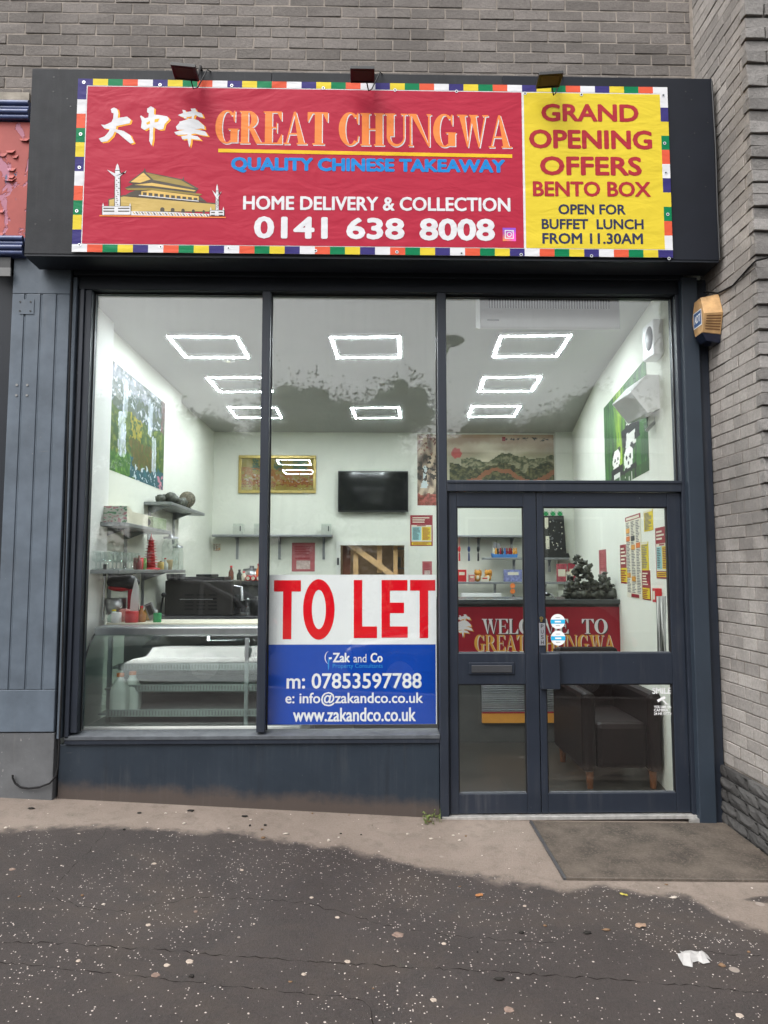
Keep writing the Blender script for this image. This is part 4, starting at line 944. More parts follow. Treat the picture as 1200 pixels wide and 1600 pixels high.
def bamboo(s, t):
    s, t = s+.02*nz(s*8, t*9, 11), t+.02*nz(s*9, t*8, 12)
    n2 = nz(s*26, t*3, 3); n = nz(s*6, t*6, 1); c = lerp3((.10,.26,.10), (.20,.42,.14), min(1, max(0, .5+n2*1.4)))
    if abs(s-.40) < .13 and t > .2: c = lerp3(c, (.62,.74,.16), min(1, max(0, .85-abs(s-.40)*5+n2*.5)))
    if abs(((s*9) % 1)-.5) < .10 and n > -.2: c = lerp3(c, (.28,.50,.18), .6)
    for px, pz, k in ((.66,.66,1.0), (.32,.30,.8), (.60,.24,.85)):     # bears sitting in the bamboo: body, dark shoulders, head, ears, eyes
        x, y = (s-px)/(.15*k), (t-pz)/(.155*k)
        if x*x/.9+(y+1.35)**2/1.3 < 1: c = (.86,.86,.82) if y > -2.1 and abs(y+.95) > .28 else (.06,.06,.06)
        if abs(abs(x)-.95) < .32 and -1.9 < y < -.7: c = (.05,.05,.05)
        for e in (-.55,.55):
            if (x-e)**2+(y-.62)**2 < .10: c = (.05,.05,.05)
        if x*x+y*y < .62: c = (.92,.92,.88)
        for e in (-.32,.32):
            if (x-e)**2/.6+(y-.06)**2 < .035: c = (.06,.06,.06)
        if x*x+(y+.34)**2 < .018: c = (.06,.06,.06)
    if t < .10 and n2 > -.2: c = (.16,.30,.10)
    return c
def goldpic(s, t):
    s, t = s+.02*nz(s*12, t*9, 11), t+.05*nz(s*12, t*9, 12)
    n = nz(s*11, t*8, 2); n2 = nz(s*30, t*24, 6); c = (.74,.62,.30)
    if t > .62 and ((.14 < s < .24) or (.30 < s < .40) or (.46 < s < .56) or (.72 < s < .92)) and n2 > -.25: c = (.36,.46,.38)
    elif .18 < t < .72 and n > -.12: c = lerp3((.76,.42,.16), (.80,.56,.34), .5+n2)
    if .1 < t < .34 and n2 > .05: c = (.68,.36,.22)
    if .25 < t < .5 and n2 > .25: c = (.86,.74,.66)
    return c
def poster(name, pl, x0, x1, z0, z1, fn, nx, ny, text, cat='poster', extra=None):
    mb = MB()
    if extra: extra(mb)
    mb.picture(pl, x0, x1, z0, z1, .002, PHOTO, fn, nx, ny)
    vs = [pl.pt(a, b, c) for a in (x0, x1) for b in (z0, z1) for c in (.0003, .0018)]
    mb.add(vs, [(0,1,3,2),(4,6,7,5),(0,4,5,1),(2,3,7,6),(0,2,6,4)], CREAM)
    return label(mb.build(name), text, cat), mb
# left wall: coordinates run with y
plL = Pl((XL, 0, 0), (0,1,0), (0,0,1), (1,0,0))
a0, a1 = FX(171,650,XL).y, FX(256,700,XL).y; zt = FX(256,629,XL).z; zb = FX(256,767,XL).z
poster('landscape_poster', plL, a0-.25, a1, zb, zt, waterfall, 190, 130, 'large waterfall poster on the left shop wall')
plB = front(YB)
x0, x1 = F(652,730,YB).x, F(880,730,YB).x; z1, z0 = F(770,679,YB).z, F(770,790,YB).z
def callig(mb):
  rr = random.Random(2)
  for i, (u, s_) in enumerate(((865,1.3),(850,1.3),(833,1.3),(818,1.5),(808,.8),(800,.8),(793,.8))):
    p = F(u, 686, YB)
    for k in range(4): 
        q = rr.uniform(-.03,.03)*s_; mb.P(plB, [(p.x+q-.02*s_, p.z+rr.uniform(-.03,.02)*s_), (p.x+q+.022*s_, p.z+rr.uniform(-.02,.03)*s_), (p.x+q+.018*s_, p.z+rr.uniform(-.03,.02)*s_)], .0027+.0002*k, INK)
  p = F(787,686,YB); mb.R(plB, p.x-.025, p.x+.025, p.z-.03, p.z+.03, .0027, DRED)
poster('landscape_poster', plB, x0, x1, z0, z1, mountains, 150, 70, 'wide mountain poster with red sun on the back wall', extra=callig)
plR = Pl((rwx(0), 0, 0), Vector((RW_K, 1, 0)).normalized(), (0,0,1), Vector((-1, RW_K, 0)).normalized())
KR = sqrt(1+RW_K*RW_K)
def R2(u, v): p = FR(u, v); return p.y*KR, p.z
(b0, zz0), (b1, _) = R2(1015,737), R2(945,700)
poster('landscape_poster', Pl(plR.o, -plR.ex, plR.ez, plR.n), -b1, -b0, 2.28, 3.14, lambda s, t: bamboo(s, t), 70, 60, 'green bamboo poster with black and white bears on right wall')
# framed picture
fr0 = thing('framed_picture', (F(433,741,YB).x, YB, F(433,770,YB).z), 'gold framed orange picture behind glass on the back wall', 'picture')
x0, x1, z0, z1 = F(373,741,YB).x, F(494,741,YB).x, F(433,771,YB).z, F(433,712,YB).z
GFR = M('gold_frame', (.42,.32,.10), .35, .5, metal=.5, var=.2, vs=12); mb = MB(); fw = .045
mb.box(x0,x1,YB-.035,YB-.001,z0,z0+fw,GFR); mb.box(x0,x1,YB-.035,YB-.001,z1-fw,z1,GFR); mb.box(x0,x0+fw,YB-.035,YB-.001,z0+fw,z1-fw,GFR); mb.box(x1-fw,x1,YB-.035,YB-.001,z0+fw,z1-fw,GFR); mb.build('frame', fr0, bevel=.006)
mb = MB(); mb.picture(front(YB-.012), x0+fw, x1-fw, z0+fw, z1-fw, 0, PHOTO, goldpic, 60, 30); mb.build('print', fr0)
mb = MB(); mb.box(x0+fw-.004, x1-fw+.004, YB-.022, YB-.019, z0+fw-.004, z1-fw+.004, JAR); mb.build('glass', fr0)
# television
tv = thing('television', (F(583,770,YB).x, YB, F(583,800,YB).z), 'black flat television switched off on the back wall', 'television')
x0, x1, z0, z1 = F(528,770,YB-.1).x, F(638,770,YB-.1).x, F(583,800,YB-.1).z, F(583,736,YB-.1).z
mb = MB(); mb.box(x0,x1,YB-.10,YB-.05,z0,z1,BLACK); mb.build('housing', tv, bevel=.006)
mb = MB(); mb.box(x0+.014,x1-.014,YB-.103,YB-.1005,z0+.02,z1-.014,M('screen_glass',(.008,.009,.010),.08,.6,var=0)); mb.build('screen', tv)
mb = MB(); mb.box(x0+.3,x1-.3,YB-.049,YB-.001,z0+.15,z1-.15,DGREY); mb.build('wall_mount', tv)

# menus and notices
def menu(name, pl, x0, x1, z0, z1, style, text, group=None, cat='menu'):
    mb = MB(); w_, h_ = x1-x0, z1-z0; rr = random.Random(int(abs(x0*1000+z0*77)))
    base = {'redframe': DRED, 'white': CREAM, 'yellow': YELLOW, 'red': DRED, 'pink': M('pink_notice', (.42,.10,.11), .5, .4, var=.1)}[style]
    vs = [pl.pt(a, b, c) for a in (x0, x1) for b in (z0, z1) for c in (.0004, .003)]
    mb.add(vs, [(0,1,3,2),(4,6,7,5),(0,4,5,1),(2,3,7,6),(0,2,6,4),(1,5,7,3)], base)
    def r(a0, a1, b0, b1, c, mat): mb.R(pl, x0+w_*a0, x0+w_*a1, z0+h_*b0, z0+h_*b1, c, mat)
    def lines(a0, a1, b0, b1, n, mat, c=.0046, fill=.5):
        for i in range(n):
            zz = b1-(b1-b0)*(i+.5)/n; e = a0+(a1-a0)*rr.uniform(.55, 1); r(a0, e, zz-(b1-b0)/n*fill/2, zz+(b1-b0)/n*fill/2, c, mat)
    if style == 'redframe':
        r(.05,.95,.14,.68,.0034,CREAM); r(.08,.48,.18,.62,.0039,TEALC); r(.52,.92,.18,.62,.0039,YELLOW); r(.06,.94,.03,.12,.0034,YELLOW)
        lines(.12,.44,.2,.6,12,DGREY); lines(.56,.88,.2,.6,12,DRED); lines(.12,.88,.04,.11,2,DRED); lines(.1,.9,.74,.95,3,CREAM); r(.3,.7,.64,.67,.0044,DRED)
    elif style == 'white':
        r(0,1,.945,1,.0034,DRED); r(.08,.92,.955,.985,.0040,CREAM)
        for a in (.05,.37,.69): lines(a, a+.26, .06, .93, 46, MGREY, .0036, .55)
        for k in range(7): a, b = rr.choice((.05,.37,.69)), rr.uniform(.08,.8); r(a, a+.25, b, b+.06, .0050, rr.choice((ORANGE, DRED, DGREY, GOLD)))
        r(.3,.8,.01,.05,.0046,DRED)
    elif style == 'yellow': lines(.1,.9,.06,.9,14,MGREY); r(.05,.95,.92,.99,.004,CREAM)
    elif style == 'red':
        r(.06,.94,.04,.40,.0034,YELLOW); lines(.1,.9,.06,.36,5,DRED); lines(.12,.88,.48,.94,5,CREAM)
    elif style == 'pink':
        lines(.12,.88,.55,.9,6,DRED,.004); r(.2,.8,.08,.38,.004,M('faded_photo',(.55,.42,.38),.5,.4,var=.25,vs=20)); lines(.15,.85,.42,.5,1,DRED)
    return label(mb.build(name), text, cat, group)
def mB(u0, u1, v0, v1, style, text, **k):
    um, vm = (u0+u1)/2, (v0+v1)/2; return menu('menu_poster', plB, F(u0,vm,YB).x, F(u1,vm,YB).x, F(um,v1,YB).z, F(um,v0,YB).z, style, text, **k)
mB(641,676,805,853,'redframe','red framed menu with blue and yellow columns on the back wall')
mB(456,492,848,893,'pink','pink notice under the metal shelf on the back wall', cat='notice')
mB(660,675,877,900,'pink','small pink notice at the right of the store doorway', cat='notice')
mB(333,345,850,861,'white','tiny white notice in the back left corner', cat='notice')
PLR = Pl(plR.o, -plR.ex, plR.ez, plR.n)
def mR(u0, u1, v0, v1, style, text, **k):
    """v0, v1 sighted on the near (right-hand) edge"""
    p, q = FR(u1, v0), FR(u1, v1); return menu('menu_poster', PLR, -FR(u0,v0).y*KR, -p.y*KR, q.z, p.z, style, text, **k)
mR(977,1001,801,936,'white','large white menu sheet with red heading on right wall')
mR(1006,1020,795,828,'yellow','upper yellow price sheet on the right wall')
mR(1002,1013,846,891,'yellow','lower yellow price sheet on the right wall')
mR(1003,1016,891,938,'red','red price sheet below the yellow ones on right wall')
mR(969,980,850,912,'red','narrow red and yellow sheet left of the large menu')
mR(1024,1044,821,904,'redframe','red framed menu nearest the door on right wall')
mR(936,947,858,914,'pink','faded red scroll hanging on the right wall, farthest back', cat='scroll')
p = FR(1032,930); mb = MB()
c_ = Pl(p, PLR.ex, PLR.ez, PLR.n); vs = [c_.pt(a, b, c) for a in (-.045,.045) for b in (-.05,.05) for c in (.0005,.045)]
fc = thing('fire_call_point', p, 'small red fire call point on the right wall', 'call point')
mb.add(vs, [(0,1,3,2),(4,6,7,5),(0,4,5,1),(2,3,7,6),(0,2,6,4),(1,5,7,3)], RED); mb.build('housing', fc, bevel=.004)
mb = MB(); mb.R(c_, -.028,.028,-.03,.03,.0458,CREAM); mb.build('break_glass', fc)

# metal shelves on brackets
def shelf(loc, x0, x1, y0, y1, z, text, brackets, along='x', drop=.22, group=None):
    s_ = thing('wall_shelf', loc, text, 'shelf', group)
    mb = MB(); mb.box(x0, x1, y0, y1, z-.03, z, GREYM); mb.build('shelf_board', s_, bevel=.004)
    for b_ in brackets:
        mb = MB()
        if along == 'x':
            mb.box(b_-.018, b_+.018, y1-.012, y1-.0005, z-drop, z-.031, GREYM); mb.add([(b_-.004,y1-.013,z-.031),(b_-.004,y0+.04,z-.031),(b_-.004,y1-.013,z-.12),(b_+.004,y1-.013,z-.031),(b_+.004,y0+.04,z-.031),(b_+.004,y1-.013,z-.12)], [(0,1,2),(3,5,4),(0,3,4,1),(1,4,5,2),(2,5,3,0)], GREYM)
        else:
            mb.box(x0+.0005, x0+.012, b_-.03, b_+.03, z-drop, z-.031, GREYM); mb.add([(x0+.013,b_-.004,z-.031),(x1-.06,b_-.004,z-.031),(x0+.013,b_-.004,z-.031-.07),(x0+.013,b_+.004,z-.031),(x1-.06,b_+.004,z-.031),(x0+.013,b_+.004,z-.031-.07)], [(0,1,2),(3,5,4),(0,3,4,1),(1,4,5,2),(2,5,3,0)], GREYM)
        mb.build('bracket', s_)
    return s_
zsh = F(430,836,YB-.12).z
shelf((F(430,836,YB).x, YB-.1, zsh), F(334,836,YB-.12).x, F(520,836,YB-.12).x, YB-.25, YB-.0005, zsh, 'long grey metal shelf on the back wall', [F(u,850,YB).x for u in (371,437,506)], drop=.34)
def jar(c, r, h, text, lid=True, mat=None, group='clear jars on shelves'):
    j = thing('storage_jar', c, text, 'jar', group); mb = MB()
    mb.lathe([(r*.9,0),(r,.01),(r,h*.8),(r*.8,h*.95),(r*.8,h)], c, mat or JAR, 18); mb.build('jar_body', j)
    if lid: mb = MB(); mb.lathe([(r*.85,h+.0005),(r*.85,h+.02),(r*.3,h+.024),(r*.25,h+.045)], c, GREYM, 16); mb.build('lid', j)
    return j
for u, s_ in ((373,'left'), (406,'middle'), (510,'right')):
    p = F(u, 836, YB-.13); k = .072; q = thing('clear_box', (p.x, YB-.13, zsh), 'clear plastic dispenser box on the long back shelf, '+s_+' of three', 'box', 'clear boxes on the back shelf')
    mb = MB(); mb.box(p.x-k, p.x+k, YB-.20, YB-.06, zsh+.0005, zsh+.155, JAR); mb.build('box_body', q, bevel=.006)
    mb = MB(); mb.box(p.x-k*.95, p.x+k*.95, YB-.195, YB-.065, zsh+.004, zsh+.115, M('paper_stack',(.66,.65,.58),.8,.2,var=.05)); mb.build('paper_stack', q)
    mb = MB(); mb.box(p.x+k*.35, p.x+k*.55, YB-.204, YB-.2005, zsh+.05, zsh+.12, DGREY); mb.build('slot', q)

# left wall shelves (seen obliquely)
def shelfL(u_near, u_far, v, xw, text, ub):
    """a shelf on the left wall: near and far ends sighted along its front edge"""
    x1 = XL+xw; y0, y1 = FX(u_near, v[0], x1).y, FX(u_far, v[1], x1).y; z = (FX(u_near, v[0], x1).z+FX(u_far, v[1], x1).z)/2
    n = len(ub); s_ = shelf((XL, (y0+y1)/2, z), XL, x1, y0, y1, z, text, [y0+(y1-y0)*f for f in ub], along='y', drop=.36, group='metal shelves on the left wall')
    return y0, y1, z
yA0, yA1, zA = shelfL(268, 320, (784,802), .26, 'upper grey metal shelf on the left wall, with rockery', (.12,.75))
yB0, yB1, zB = shelfL(196, 268, (815,831), .26, 'middle grey metal shelf on the left wall, with packets', (.2,.6))
yC0, yC1, zC = shelfL(186, 290, (888,892), .28, 'lower grey metal shelf on the left wall, with glassware', (.3,.75))
# ornaments on the upper shelf
ok = thing('rockery_ornament', (XL+.13, yA0+.35, zA), 'dark carved rockery ornament on the upper left shelf', 'ornament'); mb = MB(); rr = random.Random(4)
for i in range(15): mb.ball((XL+.15+rr.uniform(-.05,.05), yA0+.10+i*.045, zA+.03+rr.uniform(0,.03)), (.05,.045,.035+rr.uniform(0,.02)), ROCKM, 9, 6, .7, i)
mb.build('rock', ok)
dk = thing('carved_disc', (XL+.14, yA1-.35, zA), 'round carved stone disc on the upper left shelf', 'ornament'); mb = MB(); mb.lathe([(.02,-.02),(.085,-.018),(.09,0),(.085,.018),(.02,.02)], (XL+.16, yA1-.40, zA+.115), M('speckled_stone',(.17,.15,.11),.7,.3,var=.6,vs=60), 24, 'y'); mb.box(XL+.12,XL+.20,yA1-.43,yA1-.37,zA,zA+.03,ROCKM); mb.build('disc', dk)
# packets on the middle shelf
pk = thing('snack_bag', (XL+.12, yB0+.1, zB), 'pink and green floral bag on the middle left shelf', 'bag'); mb = MB()
def floral(s, t): n = nz(s*6, t*6, 4)+.4*nz(s*17, t*17, 2); return (.82,.60,.62) if n > .22 else ((.48,.66,.52) if n < -.28 else (.86,.86,.82))
mb.picture(Pl((0, yB0+.06, 0), (1,0,0), (0,0,1), (0,-1,0)), XL+.02, XL+.25, zB+.002, zB+.13, 0, PHOTO, floral, 44, 34); mb.prism([(yB0+.061,zB+.001),(yB0+.20,zB+.001),(yB0+.17,zB+.11),(yB0+.061,zB+.13)], 'x', XL+.02, XL+.25, CREAM); mb.build('bag_body', pk)
bx_ = thing('carton', (XL+.14, yB0+.55, zB), 'long cream carton lying on the middle left shelf', 'box'); mb = MB(); mb.box(XL+.03, XL+.2, yB0+.32, yB0+.92, zB+.001, zB+.11, CREAM); mb.build('box_body', bx_, bevel=.004)
bx_ = thing('carton', (XL+.2, yB1-.3, zB), 'green carton with dark round end on the middle left shelf', 'box'); mb = MB(); mb.box(XL+.12, XL+.245, yB1-.52, yB1-.12, zB+.001, zB+.10, M('sage_carton',(.30,.36,.22),.6,.3,var=.15)); mb.build('box_body', bx_, bevel=.004)
mb = MB(); mb.lathe([(.033,yB1-.5235),(.033,yB1-.5205)], (XL+.19, 0, zB+.05), BLACK, 16, 'y'); mb.build('round_mark', bx_)
# glassware row on the lower shelf
k = 0
for i in range(7):
    for j in range(2):
        c = (XL+.22-.12*j, yC0+.03+.085*i, zC); o = thing('drinking_glass', c, 'clear drinking glass in the cluster on the lower left shelf', 'glass', 'clear glasses on the lower left shelf')
        mb = MB(); mb.lathe([(.026,0),(.030,.004),(.006,.012),(.006,.05),(.034,.075),(.037,.11),(.032,.135)], c, JAR, 12); mb.build('glass_body', o)
pg = thing('pagoda_ornament', (0,0,0), 'red pagoda ornament standing on the lower left shelf', 'ornament'); c = FX(235, 886, XL+.22)
pg.location = (XL+.22, c.y, zC); mb = MB(); z = zC+.001; H_ = FX(235,841,XL+.22).z-zC
mb.lathe([(.085,0),(.085,.012),(.045,.02)], (XL+.22, c.y, z), RED, 8); n = 10
for i in range(n):
    f0 = .045-.024*i/n; zz = z+.02+(H_*.88)*i/n; hh = H_*.88/n
    mb.lathe([(f0,0),(f0*.96,hh*.62),(f0*1.55,hh*.66),(f0*1.45,hh*.78),(f0*.9,hh)], (XL+.22, c.y, zz), RED, 8)
mb.lathe([(.018,0),(.006,.03),(.002,.055)], (XL+.22, c.y, z+.02+H_*.88), RED, 8); mb.build('tower', pg)
for i, (u, r, h, tx) in enumerate(((266,.085,.30,'large clear glass jar on the lower left shelf'), (277,.06,.22,'smaller clear glass jar beside the large one'))):
    y = FX(u, 888, XL+.18).y; jar((XL+.18, y, zC), r, h, tx)
for i, (dx, mat, tx) in enumerate(((.1,RED,'short red candle tin on the lower left shelf'), (.06,M('straw_basket',(.50,.36,.18),.8,.2,var=.3),'small straw basket on the lower left shelf'))):
    y = (c.y-.2, yC1-.12)[i]; o = thing(('candle_tin','basket')[i], (XL+dx+.08, y, zC), tx, ('tin','basket')[i]); mb = MB(); mb.lathe([(.035,.001),(.04,.01),(.042,.10),(.036,.10)], (XL+dx+.08, y, zC), mat, 14); mb.build('tin_body' if i == 0 else 'weave', o)

# back-left worktop with the coffee machine
wk = thing('worktop', (-1.3, 3.2, .9), 'dark worktop behind the display fridge', 'worktop')
zW = 1.08; yW = 2.45
mb = MB(); mb.box(XL+.002, -.50, yW, yW+.72, zW-.04, zW, DGREY); mb.build('top', wk, bevel=.005)
mb = MB(); mb.box(XL+.02, -.52, yW+.03, yW+.70, 0.001, zW-.0405, MGREY); mb.build('cabinet', wk)
em = thing('coffee_machine', (-1.6, yW+.2, zW), 'large dark grey coffee machine on the worktop', 'coffee machine'); yE = yW+.12
ex0, ex1 = F(257,940,yE).x, F(364,940,yE).x; ez1 = F(300,907,yE).z
EMM = M('dark_steel_panel', (.055,.050,.048), .35, .5, metal=.3, var=.15, vs=6)
mb = MB(); mb.box(ex0, ex1, yE, yE+.45, zW+.001, ez1, EMM); mb.build('housing', em, bevel=.012)
mb = MB()
for i in range(5):
    for a in (.30,.47,.64): mb.box(ex0+(ex1-ex0)*a, ex0+(ex1-ex0)*(a+.13), yE-.003, yE-.0002, zW+.06+.035*i, zW+.075+.035*i, BLACK)
mb.box(ex0+.15, ex1-.2, yE-.004, yE-.0002, ez1-.19, ez1-.183, STEEL); mb.build('vent_slot', em)
mb = MB(); mb.box(ex0+.18, ex1-.1, yE+.05, yE+.4, ez1+.0005, ez1+.035, BLACK); mb.box(ex0+.30, ex1-.22, yE+.02, yE+.35, ez1+.036, ez1+.06, NAVY2); mb.build('tray', em, bevel=.004)
mb = MB(); q = F(372,925,yE); mb.tube([(ex1, yE+.05, ez1-.06), (ex1+.08, yE+.02, ez1-.07), (ex1+.09, yE+.0, ez1-.20)], .016, STEEL, 8); mb.lathe([(.045,-.05),(.05,0),(.03,.02)], (ex1+.05, yE+.05, ez1-.16), BLACK, 14); mb.box(ex1+.0005, ex1+.11, yE+.08, yE+.35, ez1-.28, ez1-.20, BLACK); mb.build('steam_wand', em)
for i, u in enumerate((266,271,276,281,286)):
    p = F(u, 905, yE+.1); o = thing('coffee_cup', (p.x, yE+.08, ez1), 'small dark cup on top of the coffee machine', 'cup', 'small cups on the coffee machine'); mb = MB(); mb.lathe([(.02,.0005),(.03,.012),(.034,.065),(.028,.065)], (p.x, yE+.08, ez1), DGREY if i % 2 else MGREY, 12); mb.build('cup_body', o)
mb = MB(); p = F(252,936,1.6); mb.tube([(p.x, 1.6, 1.155), (p.x, 1.6, 1.2), (p.x+.012, 1.6, p.z), (p.x+.02,1.6,p.z+.03)], .008, BLACK, 7); mb.ball((p.x+.02,1.6,p.z+.035), .022, BLACK, 10, 7); mb.lathe([(.035,0),(.03,.008)], (p.x,1.6,1.147), BLACK, 12); label(mb.build('gooseneck_microphone'), 'thin black gooseneck microphone left of the coffee machine', 'microphone')
sbk = thing('back_counter', (-.95, 4.2, 0), 'dark back counter carrying bottles and a red can row', 'counter'); ybk = 3.9
zbk = F(390,908,ybk).z; mb = MB(); mb.box(F(360,908,ybk).x, -.10, ybk, ybk+.5, zbk-.05, zbk, DGREY); mb.box(F(360,908,ybk).x+.02, -.12, ybk+.03, ybk+.48, 0.001, zbk-.0505, DGREY); mb.build('cabinet', sbk, bevel=.004)
for i, (u, vt, mat, cap, tx) in enumerate(((361,884,M('brown_sauce_glass',(.16,.05,.03),.2,.6,var=.2),RED,'brown sauce bottle at the left end of the back counter'), (374,890,BLACK,BLACK,'black sauce bottle on the back counter'), (381,893,CREAM,RED,'pale sauce bottle on the back counter'),
                          (404,881,ORANGE,RED,'orange bottle beside the mullion on the back counter'), (389,884,STEEL,DGREY,'steel urn on the back counter'))):
    p = F(u, 906, ybk+.15); h = F(u, vt, ybk+.15).z-zbk; r = .032 if i != 4 else .11
    o = thing('sauce_bottle' if i != 4 else 'steel_urn', (p.x, ybk+.15, zbk), tx, 'bottle' if i != 4 else 'urn', 'bottles on the back counter' if i != 4 else None); mb = MB(); yy = ybk+.15+(.2 if i == 4 else 0)
    if i != 4: mb.lathe([(r*.9,.0005),(r,.01),(r,h*.55),(r*.45,h*.78),(r*.42,h*.88)], (p.x, yy, zbk), mat, 12); mb.build('bottle_body', o); mb = MB(); mb.lathe([(r*.5,h*.8805),(r*.5,h),(r*.3,h*1.01)], (p.x, yy, zbk), cap, 12); mb.build('cap', o)
    else: mb.lathe([(r*.95,.0005),(r,.02),(r,h*.62),(r*.9,h*.68)], (p.x, yy, zbk), mat, 18); mb.build('urn_body', o); mb = MB(); mb.lathe([(r*1.05,h*.685),(r*.9,h*.8),(r*.25,h*.84),(r*.25,h)], (p.x, yy, zbk), cap, 18); mb.build('lid', o)
for i in range(5):
    p = F(388+i*8.2, 905, ybk+.03); o = thing('drink_can', (p.x, ybk+.03, zbk), 'red drink can lying end-on in a row on the back counter', 'can', 'red cans on the back counter'); mb = MB(); mb.lathe([(.028,ybk+.0),(.033,ybk+.004),(.033,ybk+.12),(.028,ybk+.124)], (p.x, 0, zbk+.0335), RED, 14, 'y'); mb.build('can_body', o); mb = MB(); mb.lathe([(.022,ybk-.001),(.022,ybk-.0002)], (p.x, 0, zbk+.0335), CREAM, 14, 'y'); mb.build('can_end', o)

# store doorway with timber framing behind
dw = thing('doorway', ((hL+hR)/2, YB, 0), 'white framed doorway to the timber store room', 'doorway')
mb = MB(); mb.box(hL-.06, hL, YB-.02, YB-.0005, 0, hT+.06, WHITEP); mb.box(hR, hR+.06, YB-.02, YB-.0005, 0, hT+.06, WHITEP); mb.box(hL, hR, YB-.02, YB-.0005, hT, hT+.06, WHITEP); mb.build('door_frame', dw)
mb = MB(); mb.box(hL-.045, hL-.02, YB-.035, YB-.021, hT-.28, hT-.18, DGREY); mb.build('hinge', dw)
ts = thing('timber_frame', ((hL+hR)/2, YB+.14, 0), 'raw timber framing with a diagonal brace in the store room', 'timber frame'); y = YB+.14
for u0, v0, u1, v1, w_ in ((556,858,556,1000,.07), (593,853,593,895,.07), (618,858,618,1000,.06)):
    p, q = F(u0,v0,y), F(u1,v1,y); mb = MB(); mb.box(p.x-w_/2, p.x+w_/2, y, y+.05, 0 if v1 > 900 else q.z, 2.5, WOOD); mb.build('stud', ts)
p, q = F(552,854,y-.06), F(612,898,y-.06); d = (q-p).normalized()*.5; nrm = Vector((d.z,0,-d.x)).normalized()*.04; p -= d*.3; q += d
mb = MB(); mb.prism([((p-nrm).x,(p-nrm).z),((q-nrm).x,(q-nrm).z),((q+nrm).x,(q+nrm).z),((p+nrm).x,(p+nrm).z)], 'y', y-.055, y-.005, WOOD); mb.build('brace', ts)
mb = MB(); p = F(542,880,y+.1); mb.box(p.x-.06, p.x+.05, y+.08, y+.12, 0, 2.5, M('brown_door',(.16,.055,.03),.5,.4,var=.2)); mb.build('panel', ts)
sp = thing('store_shelf', (F(623,880,7.8).x, 7.8, 0), 'cluttered rack of stock deep inside the store room', 'rack'); mb = MB(); p = F(623,880,7.8)
mb.box(p.x-.10, p.x+.9, 7.8, 8.15, 0, .05, GREYM)
for zz in (.6,1.15,1.55,1.9): mb.box(p.x-.10, p.x+.9, 7.8, 8.15, zz, zz+.03, GREYM)
for xx in (p.x-.1, p.x+.86): mb.box(xx, xx+.04, 7.8, 7.84, .05, 2.2, GREYM)
mb.build('rack_frame', sp); rr = random.Random(8)
for zz in (1.18,1.58): 
    for i in range(5): mb = MB(); mb.box(p.x-.05+i*.13, p.x+.04+i*.13, 7.85, 8.05, zz+.001, zz+rr.uniform(.12,.26), rr.choice((GREENP, CREAM, DRED, MGREY, WOOD))); mb.build('stock_box', sp)

# ---- display fridge behind the left window
df = thing('display_fridge', (-1.2, .75, .0), 'curved glass display fridge behind the left window', 'display fridge')
dx0, dx1 = -1.92, -.46
FRW = M('fridge_white', (.30,.32,.315), .4, .5, var=.05); FRS = M('fridge_steel', (.42,.44,.45), .32, .5, metal=.6, var=.1)
def cpt(t): # front glass curve: from the base near the window, up and back
    pts = [(.30,.50),(.285,.62),(.295,.78),(.34,.92),(.42,1.03),(.53,1.10)]
    f = t*(len(pts)-1); i = min(int(f), len(pts)-2); f -= i; a, b_ = pts[i], pts[i+1]; return a[0]+(b_[0]-a[0])*f, a[1]+(b_[1]-a[1])*f
cur = [cpt(i/20) for i in range(21)]
mb = MB(); mb.box(dx0, dx1, .30, 1.15, .001, .475, FRW); mb.box(dx0, dx1, .27, .3-.0005, .40, .50, WPLAS); mb.build('base', df, bevel=.006)
mb = MB(); mb.box(dx0, dx1, .52, .72, 1.105, 1.135, FRS); mb.box(dx0, dx1, .505, .5195, 1.075, 1.130, STEEL); mb.build('top_rail', df, bevel=.004)
mb = MB(); mb.box(dx0, dx1, .721, 1.15, 1.11, 1.145, CREAM); mb.build('counter_top', df, bevel=.004)
mb = MB(); mb.prism([(a, b_) for a, b_ in cur]+[(a+.005, b_+.002) for a, b_ in cur[::-1]], 'x', dx0+.012, dx1, FRIDGEG, smooth=True); mb.build('front_glass', df)
mb = MB(); prof = [(a+.006, b_-.004) for a, b_ in cur]+[(1.12,1.09),(1.12,.48),(.31,.48)]; mb.prism(prof, 'x', dx0, dx0+.008, FRIDGEG); mb.build('end_glass', df)
mb = MB(); mb.tube([(dx0+.004, a, b_) for a, b_ in cur], .006, BLACK, 6); mb.build('edge_seal', df)
mb = MB(); mb.box(dx0+.009, dx1, 1.10, 1.149, .48, 1.108, M('fridge_back', (.26,.28,.275), .35, .5, metal=.3, var=.15)); mb.build('back_panel', df)
for i, (z, yf) in enumerate(((.57,.36),(.72,.46),(.85,.56))):
    mb = MB(); mb.box(dx0+.10, dx1, yf, 1.095, z-.012, z, FRW if i else FRS); sh = mb.build('deck', df, bevel=.003)
    mb = MB(); mb.box(dx0+.16, dx1, yf-.012, yf-.0005, z-.020, z+.026, FRW); mb.build('price_rail', sh)
    mb = MB()
    for k in range(60): 
        xx = dx0+.17+k*.021
        if xx < dx1-.01: mb.box(xx, xx+.007, yf-.0135, yf-.0122, z-.012, z+.020, MGREY)
    mb.build('vent_slot', sh)
mb = MB(); mb.box(dx1-.38, dx1-.355, .34, .37, .48, 1.07, FRS); mb.box(dx0+.10, dx0+.125, .5, .53, .48, 1.07, FRS); mb.build('post', df)
LAMPW = M('frosted_shelf', (.13,.145,.15), .25, .6, var=.08)
mb = MB(); mb.prism([(.62,.98),(1.09,1.05),(1.09,1.06),(.62,.99)], 'x', dx0+.3, dx1, LAMPW); mb.build('sloping_shelf', df)
